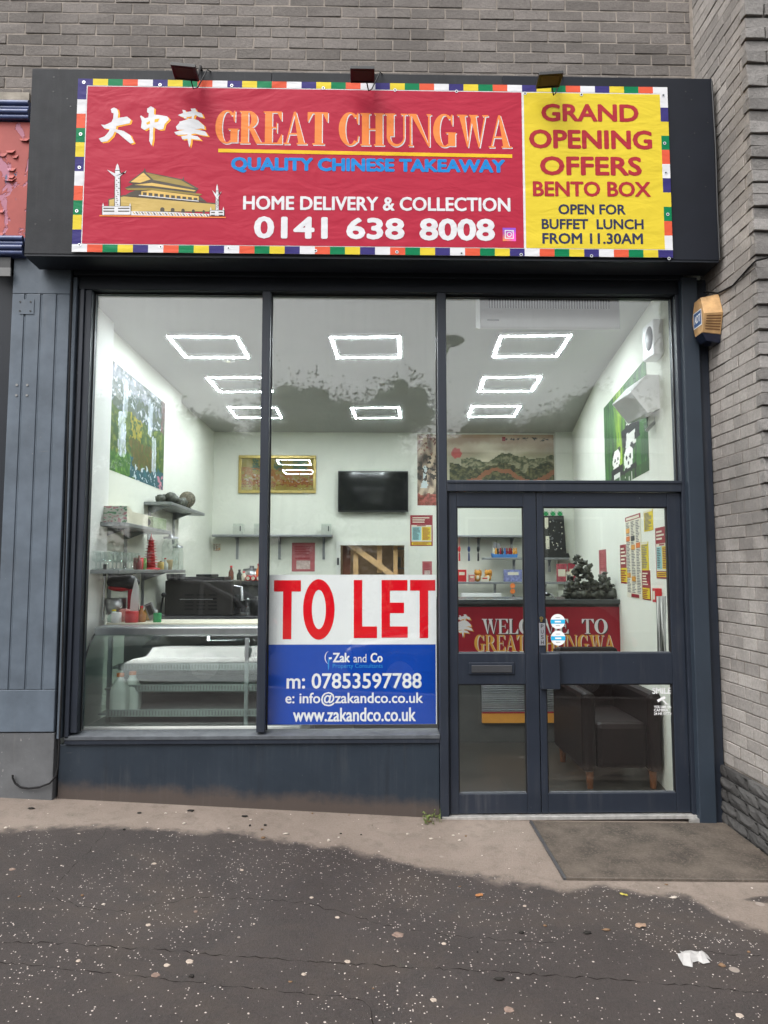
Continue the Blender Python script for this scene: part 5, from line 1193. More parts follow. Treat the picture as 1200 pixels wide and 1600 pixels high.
MILK = M('milk', (.72,.74,.70), .4, .5, var=.03)
for u, s_ in ((187,'left'), (206,'right')):
    yy = .415; p = F(u, 1100, yy); q = thing('milk_bottle', (p.x, yy, .5705), s_+' plastic milk bottle with orange cap in the display fridge', 'bottle', 'milk bottles in the display fridge'); q.location.z = .571
    if s_ == 'right': yy = .50; p = F(u, 1100, yy); q.location = (p.x, yy, .571)
    k = .058; mb = MB(); vs = []; prof = [(k,0),(k,.14),(k*.92,.16),(k*.38,.225),(k*.34,.235)]
    for r, h in prof:
        for i in range(16):
            a = 2*pi*i/16; e = (abs(cos(a))**5+abs(sin(a))**5)**(-1/5) if h < .17 else 1.0; vs.append((p.x+r*e*cos(a), yy+r*e*sin(a), .571+h))
    mb.add(vs, [(i*16+j, i*16+(j+1) % 16, (i+1)*16+(j+1) % 16, (i+1)*16+j) for i in range(4) for j in range(16)], MILK, smooth=True); mb.add(vs[:16], [tuple(range(16))[::-1]], MILK); mb.build('bottle_body', q)
    mb = MB(); mb.lathe([(k*.42,.2355),(k*.42,.258),(k*.3,.26)], (p.x, yy, .571), ORANGE, 14); mb.build('cap', q)
# things on the fridge top, left end
zt_ = 1.1455
def on_top(name, u, v_top, y, r, prof, mat, tx, cat, cap=None, base=zt_):
    p = F(u, 960, y); h = F(u, v_top, y).z-base; o = thing(name, (p.x, y, base), tx, cat); mb = MB(); mb.lathe([(r*a, h*b_+.0005) for a, b_ in prof], (p.x, y, base), mat, 16); mb.build('body', o)
    if cap: mb = MB(); mb.lathe([(r*.36,h*1.001+.001),(r*.36,h*1.14),(r*.25,h*1.15)], (p.x, y, base), cap, 12); mb.build('cap', o)
    return o
BOT = [(.9,0),(1,.05),(1,.55),(.4,.8),(.34,1)]; CYL = [(.95,0),(1,.04),(1,.95),(.9,1)]
on_top('spray_bottle', 178, 955, .85, .045, BOT, M('pale_green_plastic',(.45,.60,.50),.35,.5,var=.1), 'pale green bottle with yellow cap on the fridge top', 'bottle', YELLOW)
on_top('drink_can', 195, 952, .90, .040, CYL, M('red_white_tin',(.62,.25,.22),.4,.5,var=.5,vs=40), 'pale red striped tin on the fridge top', 'tin')
on_top('drink_tin', 206, 955, .80, .048, CYL, RED, 'bright red tin with white badge on the fridge top', 'tin')
on_top('sauce_bottle', 221, 950, .85, .034, BOT, M('amber_sauce',(.35,.13,.02),.25,.6,var=.2), 'amber sauce bottle with red cap on the fridge top', 'bottle', RED)
mb = MB(); p = F(236,955,.95); mt = Matrix.Translation((p.x,.95,zt_+.075)) @ Matrix.Rotation(radians(-22),4,'Y'); mb.box(-.028,.028,-.02,.02,-.062,.062,GREYM,mtx=mt); mb.box(-.018,.018,-.0215,-.0205,-.03,.045,DGREY,mtx=mt); label(mb.build('card_reader'), 'grey card reader leaning on the fridge top', 'card reader')
mx = thing('stand_mixer', (F(190,930,1.0).x, 1.0, zt_), 'red and black stand mixer on the fridge top at left', 'mixer'); p = F(192,930,1.05)
mb = MB(); mb.box(p.x-.09, p.x+.12, .97, 1.13, zt_+.001, zt_+.03, DGREY); mb.box(p.x+.05, p.x+.11, 1.0, 1.1, zt_+.03, zt_+.24, DRED); mb.build('stand', mx, bevel=.01)
mb = MB(); mb.ball((p.x, 1.05, zt_+.29), (.13,.065,.065), BLACK, 16, 10); mb.ball((p.x-.02, 1.05, zt_+.25), (.10,.055,.03), RED, 14, 8); mb.build('head', mx)
mb = MB(); mb.lathe([(.05,.03),(.075,.08),(.085,.17),(.08,.17)], (p.x-.05, 1.05, zt_), STEEL, 18); mb.build('bowl', mx)
mb = MB(); q = F(205,930,.86); mb.poly([(q.x-.012,.86,zt_+.01),(q.x+.05,.87,zt_+.01),(q.x+.055,.87,zt_+.25),(q.x+.03,.86,zt_+.34),(q.x+.0,.86,zt_+.2)], WPLAS); mb.poly([(q.x-.012,.863,zt_+.01),(q.x+.0,.863,zt_+.2),(q.x+.03,.863,zt_+.34),(q.x+.055,.873,zt_+.25),(q.x+.05,.873,zt_+.01)], WPLAS); label(mb.build('paper_bag'), 'crumpled white paper bag before the stand mixer', 'bag')
mb = MB(); q = F(163,890,.9); mb.tube([(q.x,.9,1.16),(q.x+.004,.9,q.z-.05)], .006, STEEL, 7); mb.tube([(q.x+.004,.9,q.z-.05),(q.x+.004,.9,q.z+.04)], .013, BLACK, 8); label(mb.build('whisk_handle'), 'steel rod with black grip standing at the left wall', 'utensil')

for nm, u, vt, y, r, pr, mt_, cp_, tx, cat in (('oil_bottle',229,948,1.02,.036,BOT,M('golden_oil',(.42,.26,.05),.2,.6,var=.2),YELLOW,'golden oil bottle with yellow cap on the fridge top','bottle'),
    ('sauce_bottle',214,948,1.04,.034,BOT,M('dark_soy',(.05,.015,.01),.2,.6,var=.2),RED,'dark soy bottle with red cap behind the red tin','bottle'), ('drink_can',246,958,.82,.030,CYL,GREENP,None,'green drink can on the fridge top by the microphone','can'),
    ('paper_cup',182,957,.76,.036,CYL,WPLAS,None,'white paper cup at the left end of the fridge top','cup'), ('steel_shaker',240,953,1.06,.034,CYL,STEEL,GREYM,'steel shaker on the fridge top behind the card reader','shaker')):
    on_top(nm, u, vt, y, r, pr, mt_, tx, cat, cp_)
yw2 = yW+.20
for nm, u, vt, r, pr, mt_, cp_, tx, cat in (('glass_bottle',387,938,.034,BOT,JAR,STEEL,'empty clear bottle on the worktop right of the coffee machine','bottle'), ('coffee_grinder',402,936,.075,CYL,BLACK,DGREY,'black coffee grinder on the worktop by the mullion','grinder'), ('syrup_bottle',395,945,.03,BOT,M('caramel_syrup',(.20,.08,.02),.2,.6,var=.2),BLACK,'caramel syrup bottle beside the coffee grinder','bottle')):
    on_top(nm, u, vt, yw2, r, pr, mt_, tx, cat, cp_, base=zW+.0005)
ys2 = XL+.20
for nm, u, vt, r, pr, mt_, cp_, tx, cat in (('snack_tube',224,872,.026,CYL,M('green_snack_print',(.20,.36,.12),.5,.4,var=.4,vs=40),None,'green snack tube left of the red pagoda','tube'), ('glass_bottle',217,868,.026,BOT,M('rose_glass',(.36,.10,.10),.2,.6,var=.2),STEEL,'rose coloured bottle on the lower left shelf','bottle'), ('spice_jar',251,878,.030,CYL,M('yellow_spice',(.55,.40,.12),.4,.4,var=.3),BLACK,'yellow spice jar between the pagoda and the glass jars','jar'), ('spice_jar',258,874,.028,BOT,M('pale_bottle',(.45,.48,.42),.3,.5,var=.2),RED,'pale bottle with red cap beside the yellow spice jar','bottle')):
    q = FX(u, 888, ys2); h = FX(u, vt, ys2).z-zC; o = thing(nm, (ys2, q.y, zC), tx, cat); mb = MB(); mb.lathe([(r*a, h*b_+.0005) for a, b_ in pr], (ys2, q.y, zC), mt_, 14); mb.build('body', o)
    if cp_: mb = MB(); mb.lathe([(r*.36,h*1.001+.001),(r*.36,h*1.12),(r*.25,h*1.13)], (ys2, q.y, zC), cp_, 10); mb.build('cap', o)

# ---- serving counter with the welcome banner
yK = 1.90; ct = thing('serving_counter', (1.2, yK+.3, 0), 'grey serving counter with corrugated front at the back', 'counter')
kx0, kx1 = -.15, F(970,960,yK).x; zk = F(850,944,yK).z
mb = MB(); mb.box(kx0, kx1+.02, yK-.05, yK+.62, zk+.001, zk+.045, M('dark_worktop',(.05,.055,.055),.25,.5,var=.15)); mb.build('top', ct, bevel=.005)
mb = MB(); mb.box(kx0+.02, kx1-.01, yK, yK+.58, .001, zk, M('counter_grey',(.075,.078,.075),.5,.4,var=.1)); mb.build('cabinet', ct)
lx0, lx1 = F(753,1090,yK-.03).x, kx1-.35; zy1 = F(800,1114,yK-.03).z; zy0 = F(800,1129,yK-.03).z
mb = MB(); n = 26; z0_, z1_ = zy1, F(800,1024,yK).z
for i in range(n): mb.prism([(yK-.03,z0_+(z1_-z0_)*i/n),(yK-.042,z0_+(z1_-z0_)*(i+.5)/n),(yK-.03,z0_+(z1_-z0_)*(i+1)/n),(yK-.001,z0_+(z1_-z0_)*(i+1)/n),(yK-.001,z0_+(z1_-z0_)*i/n)], 'x', lx0, lx1, GREYM)
mb.build('corrugated_panel', ct); mb = MB(); mb.box(lx0, lx1, yK-.045, yK-.001, zy0, zy1-.001, GOLD); mb.box(lx0, lx1, yK-.047, yK-.001, zy1-.0005, zy1+.012, DRED); mb.build('gold_plinth', ct)
wb = MB(); yw_ = yK-.012; plw = front(yw_)
def FW(u, v): p = F(u, v, yw_); return p.x, p.z
wx0 = FW(690,960)[0]; wx1, wz1 = FW(969,948); wz0 = FW(850,1023)[1]
wb.box(wx0, wx1, yw_, yw_+.010, wz0, wz1, DRED)
WLET = M('welcome_white', (.74,.72,.72), .5, .4, var=.03); GLET = M('welcome_gold', hx(216,158,66), .5, .4, var=.06)
def sw(txt, u0, u1, vt, vb, mat, c, d=0, T=.15):
    x0, z1 = FW(u0, vt); x1, z0 = FW(u1, vb); serif_word(wb, plw, txt, x0+d, x1+d, z0-d, z1-d, c, mat, T)
sw('WELCOME', 753, 889, 967, 990, DGREY, .0012, .008); sw('WELCOME', 753, 889, 967, 990, WLET, .002); sw('TO', 909, 950, 967, 990, DGREY, .0012, .008); sw('TO', 909, 950, 967, 990, WLET, .002)
sw('GREAT', 741, 822, 992, 1017, CREAM, .0012, .008); sw('GREAT', 741, 822, 992, 1017, GLET, .002); sw('CHUNGWA', 834, 961, 992, 1017, CREAM, .0012, .008); sw('CHUNGWA', 834, 961, 992, 1017, GLET, .002)
for i, p in enumerate(HAN['hua']):
    def hp(x, y): return FW(712+(x-735)/275*27, 960+(y-110)/330*36)
    wb.P(plw, [(a+.010, b_-.008) for a, b_ in [hp(x, y) for x, y in p]][::-1], .0012+.00003*i, GLET); wb.P(plw, [hp(x, y) for x, y in p][::-1], .002+.00003*i, WLET)
label(wb.build('welcome_banner'), 'dark red welcome banner hung on the serving counter front', 'banner')
# rock carving on the counter end
rk = thing('rock_carving', (F(925,940,yK+.2).x, yK+.2, zk+.046), 'jagged dark rock carving on the right end of counter', 'ornament'); rr = random.Random(6)
mb = MB(); pA, pB = F(887,940,yK+.15), F(956,940,yK+.15); zb_ = zk+.046
for i in range(14): mb.ball((pA.x+(pB.x-pA.x)*(i+.5)/14, yK+.15+rr.uniform(-.04,.04), zb_+.035), (.05,.06,.045), ROCKM, 9, 7, .9, i)
mb.build('rock_base', rk)
mb = MB()
for i in range(210):
    u = rr.uniform(0,1); hmax = .27*max(0, 1-abs(u-.25)*3.6)+.16*max(0, 1-abs(u-.45)*4)+.15*max(0, 1-abs(u-.86)*6)+.05
    mb.ball((pA.x+(pB.x-pA.x)*u+rr.uniform(-.02,.02), yK+.15+rr.uniform(-.05,.05), zb_+.05+rr.uniform(.0,1)*hmax), (rr.uniform(.012,.034),rr.uniform(.012,.03),rr.uniform(.012,.03)), ROCKM, 7, 5, 1.1, i)
mb.build('crag', rk)
mb = MB(); p = F(856,939,yK+.1); mb.tube([(p.x-.05,yK+.1,zb_+.01),(p.x-.03,yK+.1,zb_+.05),(p.x+.03,yK+.1,zb_+.04),(p.x+.06,yK+.1,zb_+.01)], .010, STEEL, 8); mb.ball((p.x,yK+.1,zb_+.04),(.03,.02,.018),BLACK,10,6); label(mb.build('metal_ornament'), 'small bright metal ornament on the counter top', 'ornament')

# ---- back shelving seen through the door glass
bs0, bs1 = F(704,880,YB-.2).x, F(893,880,YB-.2).x
ZS = []
for v, x_a, x_b, tx in ((836,704,830,'top steel shelf of the back display, plain'), (871,755,889,'second steel shelf of the back display, shorter, with toy boat'), (909,704,893,'third steel shelf of the back display, with gold cats'), (938,704,850,'bottom shelf of the back display behind the counter')):
    z = F(770, v, YB-.26).z; ZS.append(z); xa, xb = F(x_a,v,YB-.26).x, F(x_b,v,YB-.26).x
    shelf(((xa+xb)/2, YB-.13, z), xa, xb, YB-.26, YB-.11 if xb > cA-.3 else YB-.0005, z, tx, [xa+(xb-xa)*.38, xa+(xb-xa)*.8], drop=.2, group='steel shelves of the back display')
yS = YB-.20
def shelfthing(name, tx, cat, group, u, v): return thing(name, F(u, v, yS), tx, cat, group)
# hanging charms
for u, mat, tx in ((717.5,RED,'red tassel charm hanging under the top back shelf'), (732.5,M('blue_charm',(.03,.05,.16),.4,.5,var=.2),'blue tassel charm hanging under the top back shelf'), (747,BLACK,'black tassel charm hanging under the top back shelf')):
    p = F(u, 840, YB-.25); o = thing('hanging_charm', (p.x, YB-.25, ZS[0]-.031), tx, 'charm', 'charms hanging under the back shelf'); zt2 = ZS[0]-.0305; mb = MB()
    mb.tube([(p.x,YB-.25,zt2),(p.x,YB-.25,zt2-.13)], .003, mat, 5); mb.build('cord', o); mb = MB(); mb.ball((p.x,YB-.25,zt2-.165), (.02,.012,.042), mat, 10, 8); mb.build('pendant', o); mb = MB(); mb.lathe([(.006,-.21),(.011,-.23),(.014,-.33)], (p.x,YB-.25,zt2), mat, 8); mb.build('tassel', o)
# boat model
bt = shelfthing('boat_ornament', 'blue toy dragon boat with figures on the back shelf', 'ornament', None, 788, 868); z = ZS[1]; xa, xb = F(769,868,yS).x, F(807,868,yS).x
mb = MB(); mb.prism([(xa,z+.001),(xb,z+.001),(xb+.01,z+.055),(xb-.03,z+.045),(xa+.03,z+.045),(xa-.01,z+.06)], 'y', yS-.05, yS+.05, BLUEP); mb.build('hull', bt); mb = MB(); rr = random.Random(9)
for i in range(11): mb.lathe([(.014,0),(.018,.03),(.010,.06),(.013,.075),(.004,.09)], (xa+.02+(xb-xa-.03)*i/10, yS-.02+rr.uniform(-.01,.03), z+.0455), rr.choice((DGREY,GOLD,CREAM,DRED,BLUEP)), 8)
mb.build('figure_row', bt); mb = MB(); mb.tube([(xa+.07,yS+.02,z+.05),(xa+.07,yS+.02,z+.24)], .004, DGREY, 6); mb.poly([(xa+.02,yS+.018,z+.22),(xa+.02,yS+.018,z+.12),(xa+.12,yS+.022,z+.13),(xa+.12,yS+.022,z+.2)], M('sail_grey',(.25,.25,.26),.8,.2)); mb.build('sail', bt)
for u, s_ in ((746,'left'), (762,'right')):
    p = F(u, 905, yS); z = ZS[2]; o = thing('lucky_cat', (p.x, yS, z), s_+' gold cat ornament on the third back shelf', 'ornament', 'gold cats on the back shelf'); mb = MB()
    mb.ball((p.x,yS,z+.055),(.052,.045,.055),GOLD,14,9); mb.ball((p.x,yS-.01,z+.125),(.047,.04,.038),GOLD,14,9)
    for e in (-.03,.03): mb.lathe([(.014,0),(.002,.026)], (p.x+e,yS-.01,z+.15), GOLD, 7)
    mb.ball((p.x+.048,yS-.01,z+.12),(.013,.014,.045),GOLD,8,6); mb.build('body', o); mb = MB(); mb.ball((p.x,yS-.042,z+.06),(.022,.008,.028),CREAM,10,6); mb.build('bib', o)
for u0, u1, v0, mat, tx in ((714.5,729,890,RED,'red gift box at the left of the third back shelf'), (733,742,898,M('red_white_box',(.55,.20,.18),.5,.4,var=.5,vs=50),'small red and white box on the third back shelf'), (751,764,901,CREAM,'small cream box before the gold cats'), (788,816,890,M('purple_print_box',(.20,.22,.42),.5,.4,var=.6,vs=30),'purple and blue box on the third back shelf')):
    xa, xb = F(u0,905,yS-.05).x, F(u1,905,yS-.05).x; z = ZS[2]; h = F(u0,v0,yS-.05).z-z; o = thing('gift_box', ((xa+xb)/2, yS, z), tx, 'box', 'boxes on the third back shelf'); mb = MB(); mb.box(xa, xb, yS-.05 if mat != CREAM else yS-.058, yS+.02 if mat != CREAM else yS-.051, z+.001, z+h, mat); mb.build('box_body', o, bevel=.003)
    mb = MB(); mb.box(xa+.2*(xb-xa), xb-.2*(xb-xa), yS-.0525 if mat != CREAM else yS-.0605, yS-.0503 if mat != CREAM else yS-.0583, z+h*.55, z+h*.8, CREAM if mat != CREAM else RED); mb.build('label_patch', o)
o = shelfthing('orange_charm', 'orange double coin charm hanging under the third shelf', 'charm', None, 801, 912); p = F(801,917,YB-.27); mb = MB()
for k in range(2): mb.lathe([(.034,-.008),(.036,0),(.034,.008)], (p.x, YB-.27, p.z+.015-k*.075), ORANGE, 16, 'y')
mb.build('coin', o); mb = MB(); mb.lathe([(.006,0),(.02,-.03),(.02,-.07)], (p.x+.01, YB-.27, p.z-.10), BLACK, 8); mb.tube([(p.x,YB-.27,p.z+.05),(p.x,YB-.265,ZS[2]-.03)], .003, RED, 5); mb.build('tassel', o)
mb = MB(); p = F(745,936,yS); mb.box(F(720,936,yS).x, F(782,936,yS).x, yS-.08, yS+.04, ZS[3]+.001, ZS[3]+.10, WPLAS); mb.box(p.x-.10, p.x-.06, yS-.083, yS-.0805, ZS[3]+.02, ZS[3]+.04, DGREY); label(mb.build('receipt_printer', bevel=.006), 'white receipt printer on the bottom back shelf', 'printer')
# black lacquer tower with green stars
bt = thing('lacquer_panel', (F(868,870,yS).x, yS, ZS[1]), 'black lacquer panel topped with green stars', 'ornament'); xa, xb, xc2, xd = F(846,870,yS).x, F(889,870,yS).x, F(851,806,yS).x, F(880,806,yS).x; zt3 = F(866,806,yS).z; z = ZS[1]
LAC = M('black_lacquer',(.012,.012,.013),.22,.6,var=.2)
mb = MB(); mb.prism([(xa+.03,z+.06),(xb-.04,z+.06),(xd,zt3),(xa+.03,zt3)], 'y', yS-.02, yS+.02, LAC); mb.prism([(xa,z+.001),(xb,z+.001),(xb-.02,z+.06),(xa+.02,z+.06)], 'y', yS-.055, yS+.055, LAC); mb.build('panel', bt, bevel=.003)
mb = MB(); pf = front(yS-.0205); rr = random.Random(12)
mb.R(pf, xa+.05, xa+.10, z+.42, z+.56, .001, CREAM); mb.R(pf, xa+.06, xa+.11, z+.12, z+.30, .001, CREAM)
for i in range(46): x = rr.uniform(xa+.06,xd-.02); q = rr.uniform(z+.1,zt3-.06); s_ = rr.uniform(.004,.012); mb.P(pf, [(x-s_,q),(x,q-s_),(x+s_*rr.uniform(.5,2),q),(x,q+s_*rr.uniform(.6,2))], .0012, MGREY if i % 3 else CREAM)
mb.build('inlay', bt)
for i, u in enumerate((853,864,875)):
    p = F(u, 803, yS); mb = MB(); mb.prism([(p.x+(.046 if k % 2 else .026)*cos(pi*k/8), p.z+(.046 if k % 2 else .026)*sin(pi*k/8)) for k in range(16)], 'y', yS-.012, yS+.012, GREENP); mb.build('star', bt)
for u0, u1, v0, mat, tx in ((870,886,881,M('red_card_print',(.42,.08,.10),.5,.4,var=.5,vs=30),'red patterned greeting card at the right of the third shelf'), (888,899,880,M('deep_red_print',(.36,.05,.07),.5,.4,var=.4,vs=40),'dark red greeting card farthest right on the third shelf'), (884,893,893,CREAM,'small cream card leaning before the red cards')):
    xa, xb = F(u0,905,yS-.04).x, F(u1,905,yS-.04).x; z = ZS[2]; h = F(u0,v0,yS).z-z; dy = -.03 if mat is CREAM else 0; mb = MB(); mb.box(xa, xb, yS-.04+dy, yS-.028+dy, z+.001, z+h, mat); mb.box(xa+.02, xb-.02, yS-.0425+dy, yS-.0405+dy, z+h*.3, z+h*.7, CREAM if mat is not CREAM else MGREY); label(mb.build('greeting_card'), tx, 'card', 'cards on the third back shelf')

# ---- air conditioner, wall units at right
ac = thing('air_conditioner', (1.2, .25, 3.1), 'white air conditioner above the entrance doors', 'air conditioner'); ya = .20
ax0, ax1 = F(750,490,ya).x, F(968,490,ya).x; az0 = F(860,514,ya).z
mb = MB(); mb.prism([(ya,az0+.012),(ya+.012,az0),(ya+.20,az0+.075),(ya+.20,az0+.30),(ya,az0+.30)], 'x', ax0, ax1, WPLAS); mb.build('housing', ac, bevel=.012)
mb = MB()
for i in range(46): xx = ax0+.06+i*(ax1-ax0-.12)/46; mb.box(xx, xx+.010, ya-.003, ya-.0003, az0+.145, az0+.245, MGREY)
mb.build('grille', ac); mb = MB(); mb.box(ax0+.05, ax0+.13, ya-.002, ya-.0003, az0+.055, az0+.065, MGREY); mb.build('badge', ac)
wu = thing('wall_heater', (1.9, .6, 2.7), 'white angular heater unit on the right wall', 'heater'); y = .36
pts = [F(985,612,y), F(1010,585,y), F(1046,585,y), F(1056,630,y), F(1012,645,y)]; mb = MB(); mb.prism([(p.x, p.z) for p in pts], 'y', y, y+.38, WPLAS); mb.build('housing', wu, bevel=.008)
mb = MB(); p = F(1030,637,y+.1); mb.tube([(p.x,y+.15,p.z+.01),(p.x-.01,y+.15,p.z-.09),(p.x-.08,y+.15,p.z-.16)], .012, STEEL, 8); mb.build('outlet_pipe', wu)
spk = thing('wall_speaker', (1.9, .55, 3.2), 'white wall speaker with round grey mesh, high on right wall', 'speaker'); y = .22; p0, p1 = F(1022,553,y), F(1056,498,y)
mb = MB(); mb.box(p0.x, min(p1.x,2.08), y, y+.2, p0.z, p1.z, WPLAS); mb.build('housing', spk, bevel=.008); mb = MB(); mb.ball((p0.x+.01, y+.08, (p0.z+p1.z)/2+.01), (.026,.075,.095), DGREY, 14, 10); mb.build('mesh_grille', spk)
mb = MB(); p = F(1017,551,.75); mb.lathe([(.04,.75),(.045,.76),(.045,.80)], (p.x, 0, p.z), M('dusty_red',(.28,.10,.08),.5,.4), 16, 'y'); mb.tube([(p.x,.8,p.z),(rwx(.8)+.005,.82,p.z)], .012, WPLAS, 6); label(mb.build('sounder'), 'small red round sounder below the wall speaker', 'sounder')
mb = MB(); p = FZ(357,566,ZC-.04); mb.lathe([(.055,-.03),(.06,-.02),(.06,-.0005)], (p.x, p.y, ZC), WPLAS, 18); mb.ball((p.x,p.y,ZC-.035),(.02,.02,.012),CREAM,8,5); label(mb.build('smoke_detector'), 'round cream detector beside the left ceiling light', 'detector')
# ---- armchair
ar = thing('armchair', (1.72, 1.15, 0), 'dark brown leather armchair with wooden feet inside the door', 'armchair'); mx0, mx1, my0, my1 = 1.50, 2.06, .50, 1.34
mb = MB(); mb.box(mx0+.10, mx1-.09, my0+.02, my1-.15,   .14, .46, LEATHER); mb.build('seat', ar, bevel=.04)
for a, b_ in ((mx0, mx0+.10), (mx1-.09, mx1+.01)): mb = MB(); mb.box(a, b_, my0, my1-.02, .12, .67, LEATHER); mb.build('arm', ar, bevel=.035)
mb = MB(); mt = Matrix.Translation((0, my1-.15, .30)) @ Matrix.Rotation(radians(-9), 4, 'X'); mb.box(mx0+.02, mx1-.01, 0, .14, 0, .62, LEATHER, mtx=mt); mb.build('backrest', ar, bevel=.045)
for x in (mx0+.06, mx1-.05):
    for y in (my0+.06, my1-.08): mb = MB(); mb.lathe([(.022,0.001),(.030,.12)], (x, y, 0), M('stained_wood_foot',(.12,.042,.013),.4,.5,var=.2), 10); mb.build('leg', ar)
mb = MB()
vs = []; nf = 9
for i in range(nf+1):
    q = 1.965 - .05*i/nf + .012*sin(i*2.1); vs += [(q, .16+.02*(i % 2), .87), (q+.01, .165+.015*((i+1) % 2), 1.36)]
mb.add(vs, [(2*i, 2*i+2, 2*i+3, 2*i+1) for i in range(nf)], M('milky_sheet', (.46,.47,.45), .5, .3, var=.05), smooth=True); so_ = mb.build('plastic_sheet'); so_.modifiers.new('thickness', 'SOLIDIFY').thickness = .003
label(so_, 'white plastic sheet hanging at the right door jamb', 'sheet')

# ---- letting board in the middle window
tb = MB(); yT = .052; plt = front(yT)
def FT(u, v): p = F(u, v, yT); return p.x, p.z
tx0, tx1 = -.640, FT(682,1000)[0]; tz0 = FT(550,1132)[1]; tz1 = FT(550,898)[1]; tzm = FT(550,1007)[1]
BWH = M('board_white', (.90,.91,.92), .6, .1, var=.02); BBL = M('board_blue', hx(0,70,178), .6, .1, var=.04); BRD = M('board_red', hx(232,0,30), .6, .1, var=.04); LBL = M('board_pale_blue', hx(50,150,220), .6, .1, var=.04)
tb.box(tx0, tx1, yT, yT+.005, tz0, tz1, BWH); tb.R(plt, tx0, tx1-.006, tz0+.001, tzm, .0006, BBL)
def tw(txt, u0, u1, vt, vb, mat, bold=.03, c=.0014, space=1.0):
    x0, z1 = FT(u0, vt); x1, z0 = FT(u1, vb); tb.T(plt, txt, x0, x1, z0, z1, c, mat, bold, space)
def px(l): return [FT(410+x/4.1034, 760+y/4.1034) for x, y in l]
tb.P(plt, px([(75,602),(247,602),(247,674),(188,674),(185,980),(130,980),(133,674),(75,674)])[::-1], .0014, BRD)
def ringpx(cx, cy, rx, ry, ix, iy, mat, n=40):
    for k in range(n):
        a, b_ = 2*pi*k/n, 2*pi*(k+1)/n; q = px([(cx+ix*cos(a),cy+iy*sin(a)),(cx+rx*cos(a),cy+ry*sin(a)),(cx+rx*cos(b_),cy+ry*sin(b_)),(cx+ix*cos(b_),cy+iy*sin(b_))]); tb.P(plt, q[::-1], .0014, mat)
ringpx(362,789,101,194,45,126,BRD)
tb.P(plt, px([(586,600),(640,600),(640,898),(735,898),(735,972),(586,972)])[::-1], .0014, BRD)
tb.P(plt, px([(764,600),(930,600),(930,668),(818,668),(818,745),(908,745),(908,812),(818,812),(818,898),(932,898),(932,970),(764,970)])[::-1], .0014, BRD)
tb.P(plt, px([(947,600),(1108,600),(1108,668),(1063,668),(1063,972),(1008,972),(1008,668),(947,668)])[::-1], .0014, BRD)
tw('Zak', 520, 547, 1020, 1035, BWH); tw('and', 552.5, 572.5, 1022, 1035, BWH, .0); tw('Co', 579, 598, 1020, 1035, BWH); tw('Property Consultants', 520, 598, 1037, 1045.5, LBL, .0)
for k in range(9):  # swoosh mark before the name
    a, b_ = radians(110+k*15), radians(110+(k+1)*15); wd = 1+5*sin(pi*(k+.5)/9)
    q = px([(432+(30+wd)*cos(a)*.9, 1098-(42+wd)*sin(a)), (432+30*cos(a)*.9, 1098-42*sin(a)), (432+30*cos(b_)*.9, 1098-42*sin(b_)), (432+(30+wd)*cos(b_)*.9, 1098-(42+wd)*sin(b_))]); tb.P(plt, q, .0014, BWH)
tb.P(plt, px([(420,1110),(445,1092),(440,1108),(428,1122),(428,1165),(422,1182),(420,1150)])[::-1], .0016, LBL); tb.P(plt, px([(424,1098),(444,1094),(447,1106),(430,1108)])[::-1], .0018, BWH)
tw('m: 07853597788', 448, 659, 1052, 1075.5, BWH, .02); tw('e: info@zakandco.co.uk', 446, 661, 1081.5, 1103, BWH, .015); tw('www.zakandco.co.uk', 458, 650, 1106, 1127, BWH, .02)
label(tb.build('letting_board'), 'white and blue TO LET board inside the middle window', 'sign')

# ================================================================ on the pavement
def mat_rubber():
    m, t, b = new_mat('ribbed_mat'); co = objco(t)
    c = mixc(t, ramp(t, noise_tex(t, 5, 6, .65, co), .35, .7), (0.042,0.034,0.027), (0.115,0.093,0.074)); f = ramp(t, noise_tex(t, 70, 6, .8, co), .5, .7); c = mixc(t, f, c, (.15,.12,.096))
    t.links.new(c, b.inputs['Base Color']); b.inputs['Roughness'].default_value = .9
    return m
MATR = mat_rubber(); q = [G(830,1290), G(1128,1284), G(1290,1384), G(885,1374)]
mx0, mx1 = q[0].x, 2.19; y0, y1 = q[3].y, -.09
dm = thing('door_mat', ((mx0+mx1)/2, (y0+y1)/2, gz(1.7,-.5)), 'dirty dark ribbed rubber mat outside the door', 'mat'); mb = MB(); n = 78
for i in range(n):
    a, b_ = y0+(y1-y0)*i/n, y0+(y1-y0)*(i+.62)/n
    vs = [(x, y, gz(x,y)+h) for x in (mx0+.02, mx1) for y in (a, b_) for h in (.004, .0115)]
    mb.add(vs, [(0,1,3,2),(4,6,7,5),(0,4,5,1),(2,3,7,6),(0,2,6,4),(1,5,7,3)], MATR)
mb.build('rib', dm)
mb = MB()
def slab(mb, x0, x1, ya, yb, h0, h1, mat):
    vs = [(x, y, gz(x,y)+h) for x in (x0, x1) for y in (ya, yb) for h in (h0, h1)]; mb.add(vs, [(0,1,3,2),(4,6,7,5),(0,4,5,1),(2,3,7,6),(0,2,6,4),(1,5,7,3)], mat)
slab(mb, mx0+.016, mx1, y0, y1, .001, .0085, MATR); slab(mb, mx0, mx0+.0155, y0-.012, y1, .001, .013, DGREY); slab(mb, mx0+.016, mx1, y0-.012, y0-.0005, .001, .012, MATR); mb.build('backing', dm)
